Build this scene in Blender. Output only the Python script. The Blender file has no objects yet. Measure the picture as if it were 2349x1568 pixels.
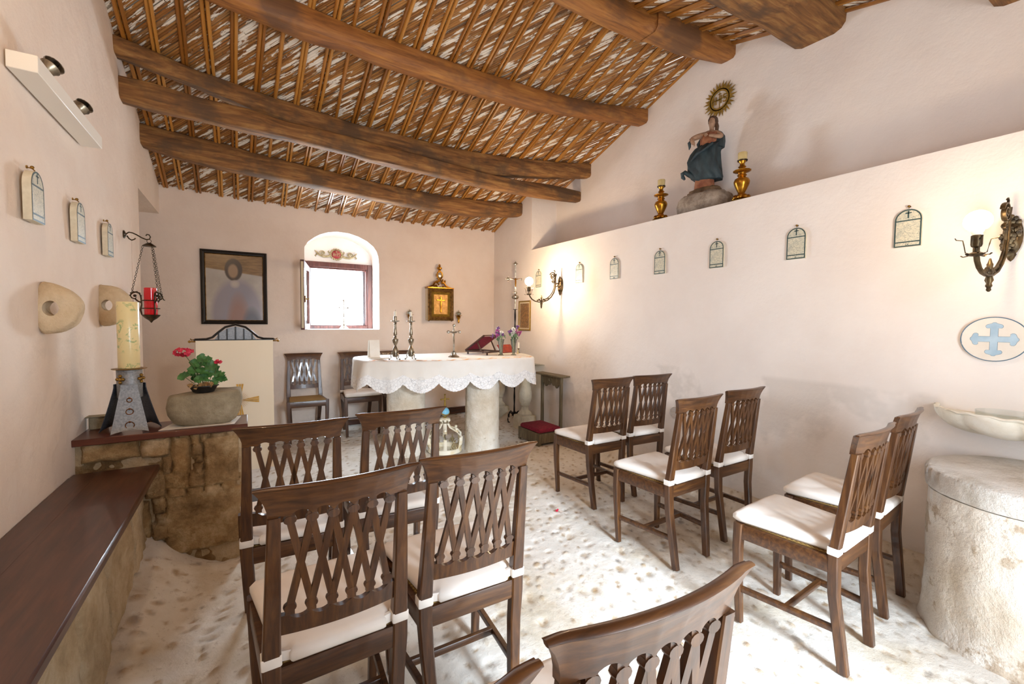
import bpy, bmesh, math, random
from mathutils import Vector, Matrix, noise
random.seed(7)
sc = bpy.context.scene
COL = sc.collection
PI = math.pi
# ------------------------------------------------------------------ camera, world, lights
F_PX, PITCH, ROLL, CH, TH = 997.41, 0.046149, -0.0091459, 1.30444, 0.55
W_PX, H_PX = 2349, 1568
_r = Vector((math.cos(TH), -math.sin(TH), 0))
_fh = Vector((math.sin(TH), math.cos(TH), 0))
_fw = _fh*math.cos(PITCH) - Vector((0, 0, 1))*math.sin(PITCH)
_up = Vector((0, 0, 1))*math.cos(PITCH) + _fh*math.sin(PITCH)
_a = _r*math.cos(ROLL) - _up*math.sin(ROLL)
_b = _r*math.sin(ROLL) + _up*math.cos(ROLL)
CAM = Vector((0, 0, CH))
cam = bpy.data.objects.new('camera', bpy.data.cameras.new('camera'))
COL.objects.link(cam)
cam.matrix_world = Matrix(((_a.x, _b.x, -_fw.x, 0), (_a.y, _b.y, -_fw.y, 0), (_a.z, _b.z, -_fw.z, CH), (0, 0, 0, 1)))
cam.data.sensor_width = 36.0
cam.data.lens = F_PX*36.0/W_PX
cam.data.clip_start = 0.02
sc.camera = cam
sc.view_settings.view_transform = 'Standard'
sc.view_settings.look = 'None'
sc.view_settings.gamma = 1
sc.view_settings.use_curve_mapping = False
sc.view_settings.exposure = 0.55

world = bpy.data.worlds.new('sky')
sc.world = world
world.use_nodes = True
world.node_tree.nodes['Background'].inputs[0].default_value = (0.86, 0.94, 1.0, 1)
world.node_tree.nodes['Background'].inputs[1].default_value = 3.0

def area(name, loc, target, sx, sy, power, col):
    l = bpy.data.lights.new(name, 'AREA'); l.shape = 'RECTANGLE'; l.size = sx; l.size_y = sy
    l.energy = power; l.color = col
    o = bpy.data.objects.new(name, l); COL.objects.link(o); o.location = loc
    o.rotation_euler = (Vector(target)-Vector(loc)).to_track_quat('-Z', 'Y').to_euler()
    return o
def point(name, loc, r, power, col):
    l = bpy.data.lights.new(name, 'POINT'); l.shadow_soft_size = r; l.energy = power; l.color = col
    o = bpy.data.objects.new(name, l); COL.objects.link(o); o.location = loc
    return o
DAY = (0.70, 0.85, 1.0)
WARM = (1.0, 0.74, 0.47)
area('door_daylight', (1.22, -1.18, 1.15), (1.7, 2.0, 0.6), 0.8, 1.75, 42, DAY)
area('outdoor_daylight', (0.95, -3.3, 2.75), (1.5, 1.2, 0.2), 1.3, 1.2, 580, DAY)
area('window_daylight', (1.0, 6.05, 1.62), (1.3, 2.5, 0.6), 0.66, 0.66, 80, DAY)

# ------------------------------------------------------------------ pixel -> known plane
def ray(px, py):
    ur = px-W_PX/2; vr = H_PX/2-py
    return (_a*(ur/F_PX) + _b*(vr/F_PX) + _fw)
def at(px, py, ax, val):
    r = ray(px, py)
    return CAM + r*((val-CAM[ax])/r[ax])

# ------------------------------------------------------------------ materials
def lin(h):
    h = h.lstrip('#'); v = [int(h[i:i+2], 16)/255 for i in (0, 2, 4)]
    return tuple((c/12.92 if c <= 0.04045 else ((c+0.055)/1.055)**2.4) for c in v) + (1,)
class NT:
    def __init__(s, name):
        s.m = bpy.data.materials.new(name); s.m.use_nodes = True
        s.t = s.m.node_tree; s.n = s.t.nodes; s.bsdf = s.n['Principled BSDF']; s.l = s.t.links
        s.tc = s.n.new('ShaderNodeTexCoord')
    def mapping(s, scale=(1, 1, 1), rot=(0, 0, 0), src='Object', loc=(0, 0, 0)):
        m = s.n.new('ShaderNodeMapping'); m.inputs['Scale'].default_value = scale; m.inputs['Rotation'].default_value = rot
        m.inputs['Location'].default_value = loc
        s.l.new(s.tc.outputs[src], m.inputs['Vector']); return m.outputs[0]
    def noise(s, vec, scale=5, detail=4, rough=0.55, dist=0):
        n = s.n.new('ShaderNodeTexNoise'); n.inputs['Scale'].default_value = scale; n.inputs['Detail'].default_value = detail
        n.inputs['Roughness'].default_value = rough; n.inputs['Distortion'].default_value = dist
        s.l.new(vec, n.inputs['Vector']); return n.outputs['Fac']
    def voronoi(s, vec, scale=5, feature='F1', out='Distance'):
        n = s.n.new('ShaderNodeTexVoronoi'); n.feature = feature; n.inputs['Scale'].default_value = scale
        s.l.new(vec, n.inputs['Vector']); return n.outputs[out]
    def ramp(s, fac, stops, interp='LINEAR'):
        r = s.n.new('ShaderNodeValToRGB'); e = r.color_ramp; e.interpolation = interp
        while len(e.elements) < len(stops): e.elements.new(0.5)
        for el, (p, c) in zip(e.elements, stops):
            el.position = p; el.color = c if len(c) == 4 else tuple(c)+(1,)
        s.l.new(fac, r.inputs[0]); return r.outputs[0]
    def mix(s, fac, a, b, blend='MIX'):
        m = s.n.new('ShaderNodeMix'); m.data_type = 'RGBA'; m.blend_type = blend
        for sock, v in ((m.inputs[0], fac), (m.inputs[6], a), (m.inputs[7], b)):
            if hasattr(v, 'is_linked') or isinstance(v, bpy.types.NodeSocket): s.l.new(v, sock)
            else: sock.default_value = v
        return m.outputs[2]
    def math(s, op, a, b=0.0):
        m = s.n.new('ShaderNodeMath'); m.operation = op
        for sock, v in ((m.inputs[0], a), (m.inputs[1], b)):
            if isinstance(v, bpy.types.NodeSocket): s.l.new(v, sock)
            else: sock.default_value = v
        return m.outputs[0]
    def sep(s, vec):
        n = s.n.new('ShaderNodeSeparateXYZ'); s.l.new(vec, n.inputs[0]); return n.outputs
    def bump(s, h, strength=0.3, dist=0.01, prev=None):
        b = s.n.new('ShaderNodeBump'); b.inputs['Strength'].default_value = strength; b.inputs['Distance'].default_value = dist
        s.l.new(h, b.inputs['Height'])
        if prev: s.l.new(prev, b.inputs['Normal'])
        s.l.new(b.outputs[0], s.bsdf.inputs['Normal']); return b.outputs[0]
    def color(s, v):
        if isinstance(v, bpy.types.NodeSocket): s.l.new(v, s.bsdf.inputs['Base Color'])
        else: s.bsdf.inputs['Base Color'].default_value = v
    def set(s, **k):
        for a, v in k.items():
            s.bsdf.inputs[{'rough': 'Roughness', 'metal': 'Metallic', 'spec': 'Specular IOR Level', 'trans': 'Transmission Weight', 'coat': 'Coat Weight', 'sheen': 'Sheen Weight', 'alpha': 'Alpha', 'sss': 'Subsurface Weight'}[a]].default_value = v
M = {}
def simple(name, c1, c2=None, scale=20, rough=0.6, metal=0.0, bump=0.0, stretch=(1, 1, 1), bscale=None, spec=0.5, lo=0.35, hi=0.65, src='Object', detail=4):
    n = NT(name); v = n.mapping(stretch, src=src)
    if c2:
        f = n.noise(v, scale, detail); n.color(n.ramp(f, [(lo, lin(c1)), (hi, lin(c2))]))
    else: n.color(lin(c1))
    if bump: n.bump(n.noise(v, bscale or scale*2, 5), bump, 0.005)
    n.set(rough=rough, metal=metal, spec=spec); M[name] = n.m; return n

def plaster(name, base, tint, patches=None, bump=0.35, streak=False):
    n = NT(name); v = n.mapping()
    f = n.noise(v, 1.6, 5, 0.6); c = n.ramp(f, [(0.35, lin(tint)), (0.62, lin(base))])
    if patches:
        g = n.noise(n.mapping(loc=patches[0]), patches[1], 5, 0.65)
        xyz = n.sep(v)
        m = n.ramp(g, [(patches[2], (0, 0, 0)), (patches[2]+0.05, (1, 1, 1))])
        z = n.ramp(xyz[2], [(0.0, (1, 1, 1)), (patches[3], (1, 1, 1)), (min(1, patches[3]+0.03), (0, 0, 0))])
        fac = n.math('MULTIPLY', n.mix(1.0, m, z, 'MULTIPLY'), patches[5])
        c = n.mix(fac, c, lin(patches[4]))
    n.color(c)
    h = n.noise(v, 9, 6, 0.6)
    h2 = n.noise(n.mapping((1, 1, 0.25)) if streak else v, 60, 3, 0.6)
    b = n.bump(h, bump, 0.03); n.bump(h2, bump*0.5, 0.006, b)
    n.set(rough=0.92, spec=0.15); M[name] = n.m
plaster('plaster_right', 'efe6df', 'e9ded6', ((3.3, 0, 7.1), 1.1, 0.50, 0.93, 'd6cdc5', 0.6), 0.22)
plaster('plaster_left', 'ecdccd', 'e4d1c0', None, 0.4, True)
plaster('plaster_back', 'eadacd', 'e2cfc0', ((1.3, 4, 2.1), 1.3, 0.52, 0.94, 'd6c6b8', 0.5), 0.25)
plaster('plaster_reveal', 'f6f2ee', 'efe9e4', None, 0.15)
simple('cable_white', 'e8e4de', rough=0.5)
# cobbled floor: limewashed mortar with worn pebbles showing through
n = NT('floor_cobbles')
at_ = n.n.new('ShaderNodeAttribute'); at_.attribute_name = 'pebble'
v = n.mapping()
mort = n.ramp(n.noise(v, 2.2, 6, 0.65), [(0.34, lin('cbbda8')), (0.50, lin('ddd4c8')), (0.68, lin('e6e0d7'))])
peb = n.ramp(n.noise(v, 9, 3), [(0.38, lin('9f8364')), (0.5, lin('b59a78')), (0.6, lin('a89a8a')), (0.7, lin('8b8078'))])
spk = n.ramp(n.noise(v, 45, 4, 0.7), [(0.3, lin('9d8264')), (0.42, lin('ffffff'))])
c = n.mix(at_.outputs['Fac'], mort, peb)
c = n.mix(0.35, c, spk, 'MULTIPLY')
n.color(c)
b = n.bump(n.noise(v, 38, 6, 0.7), 0.45, 0.010); n.bump(n.noise(v, 130, 4, 0.7), 0.35, 0.003, b)
n.set(rough=0.85, spec=0.25); M['floor_cobbles'] = n.m
# woods
def wood(name, dark, mid, light, axis, scale=6, rough=0.38, bump=0.1, stretch=14, coat=0.0, worn=None):
    n = NT(name); s = [stretch]*3; s[axis] = 1.0
    inf = n.n.new('ShaderNodeObjectInfo')
    va = n.n.new('ShaderNodeVectorMath'); va.operation = 'MULTIPLY_ADD'
    n.l.new(n.tc.outputs['Object'], va.inputs[0]); va.inputs[1].default_value = (1, 1, 1); n.l.new(inf.outputs['Random'], va.inputs[2])
    m = n.n.new('ShaderNodeMapping'); m.inputs['Scale'].default_value = s; n.l.new(va.outputs[0], m.inputs['Vector']); v = m.outputs[0]
    f = n.noise(v, scale, 6, 0.62, 0.4)
    c = n.ramp(f, [(0.28, lin(dark)), (0.5, lin(mid)), (0.74, lin(light))])
    if worn: c = n.mix(n.math('MULTIPLY', n.ramp(n.noise(n.mapping(), worn[0], 4, 0.6), [(worn[1], (0, 0, 0)), (worn[1]+0.12, (1, 1, 1))]), worn[3]), c, lin(worn[2]))
    n.color(c)
    if bump: n.bump(f, bump, 0.006)
    n.set(rough=rough, coat=coat); M[name] = n.m
wood('chair_wood_v', '2e190b', '4b2c15', '694320', 2, 5, 0.36, 0.05, 12, coat=0.2)
wood('chair_wood_h', '2e190b', '4b2c15', '694320', 0, 5, 0.36, 0.05, 12, coat=0.2)
wood('bench_wood', '34190f', '4c291b', '633a28', 1, 4, 0.33, 0.06, 9, 0.2, (2.2, 0.5, '45261a', 0.6))
wood('shelf_wood', '3f1a0e', '5a2a18', '6f3a24', 0, 4, 0.35, 0.06, 9, 0.2)
wood('beam_wood', '4a321d', '84592f', 'ad8149', 0, 3.2, 0.8, 0.9, 10, 0, (3.0, 0.5, '54402e', 0.75))
wood('beam_red', '66401f', '98622f', 'b8813f', 0, 3.2, 0.6, 0.6, 10, 0, (2.2, 0.52, '5e4432', 0.75))
wood('beam_end', '8a6a48', 'a3825c', 'b89a74', 0, 5, 0.8, 0.5, 6)
wood('frame_wood', '3c1d17', '5b3028', '74443a', 2, 5, 0.4, 0.1, 10, 0.15)
wood('dark_wood', '2b150c', '43210f', '5a3018', 0, 5, 0.3, 0.05, 10, 0.3)
wood('kneeler_wood', '4d4331', '6b5d45', '857559', 2, 6, 0.55, 0.2, 8)
wood('ebony', '0d0a09', '17120f', '241c17', 2, 8, 0.35, 0.1, 8)
# reeds
n = NT('reed')
inf = n.n.new('ShaderNodeAttribute'); inf.attribute_name = 'shade'
c = n.ramp(inf.outputs['Fac'], [(0.0, lin('6b4523')), (0.35, lin('94622f')), (0.7, lin('ad7a3f')), (1.0, lin('86684a'))])
v = n.mapping((1, 1, 1), (0, 0, math.radians(50)))
m2 = n.n.new('ShaderNodeMapping'); m2.inputs['Scale'].default_value = (2.6, 24, 4); n.l.new(v, m2.inputs[0])
w = n.ramp(n.noise(m2.outputs[0], 1.5, 8, 0.62), [(0.535, (0, 0, 0)), (0.543, (1, 1, 1))])
c = n.mix(w, c, lin('efe6d9'))
n.color(c); n.set(rough=0.55); n.bump(w, 0.8, 0.006); M['reed'] = n.m
n = NT('cane')
inf = n.n.new('ShaderNodeAttribute'); inf.attribute_name = 'shade'
n.color(n.ramp(inf.outputs['Fac'], [(0.0, lin('84521e')), (0.5, lin('a56c2a')), (1.0, lin('b9823c'))]))
n.set(rough=0.36); n.bump(n.noise(n.mapping((20, 2, 2)), 6, 4), 0.2, 0.004); M['cane'] = n.m
simple('ceiling_lime', 'd8cbb8', '9b8467', 9, 0.9, bump=0.6, bscale=40)
# stones
def stone(name, c1, c2, c3, scale=4, bump=0.6, attr=None, bare=None):
    n = NT(name); v = n.mapping()
    f = n.noise(v, scale, 8, 0.68)
    c = n.ramp(f, [(0.3, lin(c1)), (0.5, lin(c2)), (0.68, lin(c3))])
    if bare:
        g = n.noise(n.mapping(loc=(5, 2, 8)), bare[1], 6, 0.7); k = n.ramp(g, [(bare[2], (0, 0, 0)), (bare[2]+.03, (1, 1, 1))])
        c2 = n.ramp(n.noise(v, 30, 5, 0.75), [(0.35, lin('8c7356')), (0.6, lin('d8cbb8'))])
        c = n.mix(n.math('MULTIPLY', k, 0.75), c, n.mix(0.5, c2, lin(bare[0])))
        n.bsdf.inputs['Roughness'].default_value = .9
    if attr:
        a = n.n.new('ShaderNodeAttribute'); a.attribute_name = attr
        c = n.mix(1.0, c, a.outputs['Color'], 'MULTIPLY')
    n.color(c)
    b = n.bump(n.noise(v, scale*3, 7, 0.7), bump, 0.03); n.bump(n.noise(v, scale*16, 5, 0.7), bump*0.7, 0.006, b)
    n.set(rough=0.9, spec=0.2); M[name] = n.m
stone('rubble', '84694a', 'bd9e76', 'e8d2ae', 8, 1.0, 'tint')
stone('bench_stone', '96805f', 'bea684', 'd8c6a8', 4, 0.8)
stone('trough_stone', '857a64', 'a4967c', 'bbae94', 8, 0.6)
stone('big_column', 'cdbca4', 'e4dbcf', 'eee8e0', 1.8, 0.7, None, ('a98c69', 2.4, .515))
stone('column_stone', 'cbb99f', 'e4d8c6', 'efe8dc', 2.6, 0.9, None, ('b59d7c', 3.5, .56))
stone('millstone', 'b39470', 'd8bf9b', 'e6d3b4', 5, 0.6)
stone('cap_stone', 'c0b7aa', 'dcd6ce', 'e8e4de', 6, 0.5)
stone('marble', 'd9cfbb', 'ebe4d4', 'f3eee3', 6, 0.15)
stone('limestone_baluster', 'b9a98f', 'd3c6ae', 'e0d5c0', 5, 0.35)
stone('statue_rock', '6e5f52', 'a8998a', 'c3b6a8', 9, 0.6)
# metals, fabrics and the rest
simple('iron_bronze', '2f261b', '5a4a33', 30, 0.42, 0.85, 0.25)
simple('sconce_bronze', '352b1f', '6e5a3c', 25, 0.42, 0.75, 0.25)
simple('black_iron', '1d1a1c', '332d2f', 40, 0.45, 0.7, 0.3)
simple('gilt', '8a5a18', 'd39a35', 18, 0.28, 0.9, 0.2)
simple('gilt_old', '6b4e28', 'a8824c', 30, 0.42, 0.6, 0.35)
simple('gilt_door', 'a07438', 'c89a58', 25, 0.45, 0.5, 0.3)
simple('gilt_matte', '82641f', '9d7c2f', 30, 0.6, 0.35)
simple('silver', '8f877a', 'cfc8bb', 30, 0.25, 0.95, 0.15)
simple('pewter', '6d6355', 'a89c88', 30, 0.3, 0.95, 0.2)
simple('steel_grey', '7f8184', '999a9c', 120, 0.5, 0.55, 0.15)
simple('steel_shaded', '3b4049', '50555f', 120, 0.5, 0.5, 0.15)
simple('brass', '7c5a26', 'b08a45', 40, 0.35, 0.85)
simple('copper', '6e4326', '8c5a35', 40, 0.35, 0.85)
simple('chrome', 'b5b2ad', rough=0.12, metal=1.0)
simple('white_lacquer', 'efe7da', rough=0.45)
simple('cushion', 'ece3da', 'e3d8cd', 6, 0.85, bump=0.25, bscale=14, spec=0.2)
simple('linen', 'ebe4da', 'f2ede6', 4, 0.85, bump=0.12, bscale=30, spec=0.2)
simple('banner_cloth', 'eee0c8', 'e8d8bd', 2, 0.8, bump=0.1, bscale=12, stretch=(1, 1, 0.1))
simple('gold_thread', 'b8862a', 'd2a040', 60, 0.5, 0.3)
simple('orange_ribbon', 'f2a437', 'e08a1e', 60, 0.4)
simple('red_velvet', '6d1226', '8a1c34', 60, 0.95, bump=0.2)
simple('red_leather', '7a1f14', 'a03a20', 20, 0.45)
simple('dark_red_cloth', '5c0f1d', '7a1a2a', 40, 0.8)
simple('wax', 'efe7d4', rough=0.45)
simple('wax_old', 'd8c48e', 'c9b27a', 12, 0.5)
simple('paper', 'efe9df', 'e6ddd0', 8, 0.8)
simple('black_plastic', '15130f', '221d18', 30, 0.5)
simple('leaf', '2f5a2a', '47783a', 30, 0.5, bump=0.15)
simple('leaf_grey', '4d6a48', '6d8560', 40, 0.6)
simple('stem', '5c6b38', rough=0.6)
simple('dry_leaf', '7d5a33', 'a07c4c', 40, 0.7)
simple('petal_red', 'b5122f', 'd8304c', 60, 0.55)
simple('petal_purple', '5a2a66', '7f3f86', 60, 0.6)
simple('petal_magenta', '8f2a6a', 'b0478a', 60, 0.6)
simple('petal_white', 'e9e6da', rough=0.6)
simple('statue_mantle', '17242b', '34464c', 16, 0.6, bump=0.8, bscale=16, stretch=(1, 1, .45))
simple('statue_dress', '7d4630', 'a8714e', 16, 0.7, bump=0.4, bscale=25)
simple('statue_skin', '8d6c55', 'b8957a', 20, 0.6, bump=0.2)
simple('statue_hair', '3f2a1d', '5c4230', 40, 0.7, bump=0.4)
simple('statue_base', '4b3a2a', '7a6248', 20, 0.8, bump=0.6)
simple('crown_white', 'ece2cc', 'd9c28e', 10, 0.4, lo=0.5, hi=0.7)
simple('orb_blue', '6fb4d2', '8ecbe2', 10, 0.35)
simple('tile_clay', 'ddd3bb', 'cfc4aa', 40, 0.5)
simple('tile_line', '2e4a4c', rough=0.35)
simple('ink_blue', '4f6f86', rough=0.4)
simple('cross_blue', '9fb9cb', 'b9cedb', 12, 0.35)
simple('oval_glaze', 'e9e1d6', 'e2d8cb', 10, 0.25)
simple('vent_plastic', 'd9d0c8', rough=0.5)
simple('vent_gap', '6e625a', rough=0.8)
simple('carved_red', '8e2228', 'a9343a', 20, 0.4)
simple('carved_gilt', '8b7a55', 'c0b08a', 25, 0.5, 0.2, 0.4)
simple('mat_card', 'cfc0a2', rough=0.8)
simple('rope_twine', '9a7b4e', rough=0.8)
def glassy(name, col, alpha_mix=0.85, rough=0.03):
    n = NT(name); t = n.n.new('ShaderNodeBsdfTransparent'); t.inputs[0].default_value = col
    g = n.n.new('ShaderNodeBsdfGlossy'); g.inputs['Roughness'].default_value = rough
    lw = n.n.new('ShaderNodeLayerWeight'); lw.inputs[0].default_value = 0.35
    f = n.math('ADD', n.math('MULTIPLY', lw.outputs['Fresnel'], 0.7 if alpha_mix < 0.95 else 0.2), 1-alpha_mix)
    mx = n.n.new('ShaderNodeMixShader'); n.l.new(f, mx.inputs[0]); n.l.new(t.outputs[0], mx.inputs[1]); n.l.new(g.outputs[0], mx.inputs[2])
    n.l.new(mx.outputs[0], n.n['Material Output'].inputs[0]); M[name] = n.m
glassy('glass', (0.96, 0.98, 0.98, 1), 0.985)
glassy('vase_glass', (0.80, 0.88, 0.84, 1), 0.85)
n = NT('red_glass'); n.color(lin('b0101a')); n.set(rough=0.08, coat=0.6)
n.bsdf.inputs['Emission Color'].default_value = lin('a00810'); n.bsdf.inputs['Emission Strength'].default_value = 0.25; M['red_glass'] = n.m
n = NT('bulb_glow'); e = n.n.new('ShaderNodeEmission'); e.inputs[0].default_value = (1, 0.93, 0.82, 1); e.inputs[1].default_value = 8
n.l.new(e.outputs[0], n.n['Material Output'].inputs[0]); M['bulb_glow'] = n.m
# tile face with brush-drawn scene
n = NT('tile_scene'); v = n.mapping((1, 1, 1))
w = n.noise(v, 55, 3, 0.6, 1.5)
ln = n.math('ABSOLUTE', n.math('SUBTRACT', w, 0.5))
k = n.ramp(ln, [(0.0, (1, 1, 1)), (0.03, (0, 0, 0))])
wash = n.ramp(n.noise(v, 22, 3), [(0.5, (0, 0, 0)), (0.66, (1, 1, 1))])
c = n.mix(n.math('MULTIPLY', wash, 0.22), lin('d9d2bb'), lin('6d8a92'))
c = n.mix(n.math('MULTIPLY', k, 0.75), c, lin('3c565a')); n.color(c); n.set(rough=0.3); M['tile_scene'] = n.m
# lace: opaque thread, open ground between the petals
n = NT('lace'); v = n.mapping()
cell = n.voronoi(v, 34, 'DISTANCE_TO_EDGE'); k = n.ramp(cell, [(0.015, (1, 1, 1)), (0.035, (0, 0, 0))])
fine = n.noise(v, 60, 2); n.color(n.mix(n.math('MULTIPLY', k, 0.5), lin('f4f1ee'), lin('cfc8ca')))
n.l.new(n.math('SUBTRACT', 1.0, n.math('MULTIPLY', k, 0.3)), n.bsdf.inputs['Alpha']); n.set(rough=0.8); M['lace'] = n.m
# rush seat
n = NT('rush_seat'); v = n.mapping()
ch = n.n.new('ShaderNodeTexChecker'); ch.inputs['Scale'].default_value = 120; n.l.new(v, ch.inputs['Vector'])
n.color(n.mix(ch.outputs['Fac'], lin('7a5a2c'), lin('a98a4e'))); n.set(rough=0.7); M['rush_seat'] = n.m
# painted candle
n = NT('paschal_wax'); v = n.mapping()
g = n.ramp(n.noise(v, 26, 5, 0.6, 1.0), [(0.55, (0, 0, 0)), (0.62, (1, 1, 1))]); z = n.sep(v)[2]
band = n.ramp(z, [(0.0, (1, 1, 1)), (0.022, (1, 1, 1)), (0.026, (0, 0, 0)), (0.075, (0, 0, 0)), (0.10, (1, 1, 1)), (0.23, (1, 1, 1)), (0.25, (0, 0, 0)), (0.285, (0, 0, 0)), (0.295, (0.9, 0.9, 0.9)), (0.33, (0.9, 0.9, 0.9))])
c = n.mix(n.math('MULTIPLY', n.mix(1.0, g, band, 'MULTIPLY'), 0.65), lin('ecd9a0'), lin('5f9c5c')); n.color(c); n.set(rough=0.35, coat=0.3); M['paschal_wax'] = n.m
# picture prints
def figure_print(name, bg1, bg2, robe, hair, skin):
    n = NT(name); x, y, z = n.sep(n.mapping())
    def ell(cx, cz, rx, rz, soft=0.15):
        a = n.math('DIVIDE', n.math('SUBTRACT', x, cx), rx); b = n.math('DIVIDE', n.math('SUBTRACT', z, cz), rz)
        d = n.math('ADD', n.math('MULTIPLY', a, a), n.math('MULTIPLY', b, b))
        return n.ramp(d, [(0, (1, 1, 1)), (1-soft, (1, 1, 1)), (1.0, (0, 0, 0))])
    c = n.ramp(n.noise(n.mapping(), 3, 5, 0.6), [(0.3, lin(bg1)), (0.7, lin(bg2))])
    c = n.mix(ell(0.0, -0.36, 0.25, 0.42), c, lin(robe[0]))
    c = n.mix(ell(0.03, -0.38, 0.12, 0.36, 0.4), c, lin(robe[1]))
    c = n.mix(ell(0.0, 0.16, 0.085, 0.12), c, lin(hair))
    c = n.mix(ell(-0.005, 0.145, 0.045, 0.075), c, lin(skin))
    n.color(c); n.set(rough=0.15, coat=0.8); M[name] = n.m
n = NT('picture_print'); x, y, z = n.sep(n.mapping())
def ell(cx, cz, rx, rz, soft=0.3):
    a = n.math('DIVIDE', n.math('SUBTRACT', x, cx), rx); b = n.math('DIVIDE', n.math('SUBTRACT', z, cz), rz)
    return n.ramp(n.math('ADD', n.math('MULTIPLY', a, a), n.math('MULTIPLY', b, b)), [(0, (1, 1, 1)), (1-soft, (1, 1, 1)), (1.0, (0, 0, 0))])
c = n.ramp(n.noise(n.mapping(), 4, 5, 0.6), [(0.3, lin('9d958c')), (0.7, lin('b5aca2'))])
c = n.mix(ell(0.02, -0.28, 0.25, 0.40, 0.35), c, lin('8d8790'))
c = n.mix(ell(0.03, -0.42, 0.12, 0.40, 0.7), c, lin('96746a'))
c = n.mix(ell(0.15, -0.40, 0.10, 0.22, 0.7), c, lin('5f6068'))
top = n.ramp(n.math('ADD', z, n.math('MULTIPLY', x, 0.12)), [(0.16, (0, 0, 0)), (0.17, (1, 1, 1))])  # slanted brown top band: reflection in the glass, painted into the print
refl_tone = n.ramp(n.noise(n.mapping((1, 1, 6)), 9, 5, 0.6), [(0.35, lin('6e4f2a')), (0.65, lin('8d6c3f'))])
c = n.mix(top, c, refl_tone)
c = n.mix(ell(-0.01, 0.19, 0.085, 0.125, 0.25), c, lin('3e3026'))
c = n.mix(ell(-0.015, 0.175, 0.050, 0.082, 0.5), c, lin('96785c'))
c = n.mix(ell(0.0, 0.04, 0.05, 0.05, 0.9), c, lin('b3a79e'))
n.color(c); n.set(rough=0.2, coat=0.6); M['picture_print'] = n.m
n = NT('gold_print'); z = n.sep(n.mapping())[2]
n.color(n.mix(n.ramp(n.noise(n.mapping(), 40, 4), [(0.4, (0, 0, 0)), (0.6, (0.6, 0.6, 0.6))]), lin('9c7448'), lin('4d4232'))); n.set(rough=0.3); M['gold_print'] = n.m

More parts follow.
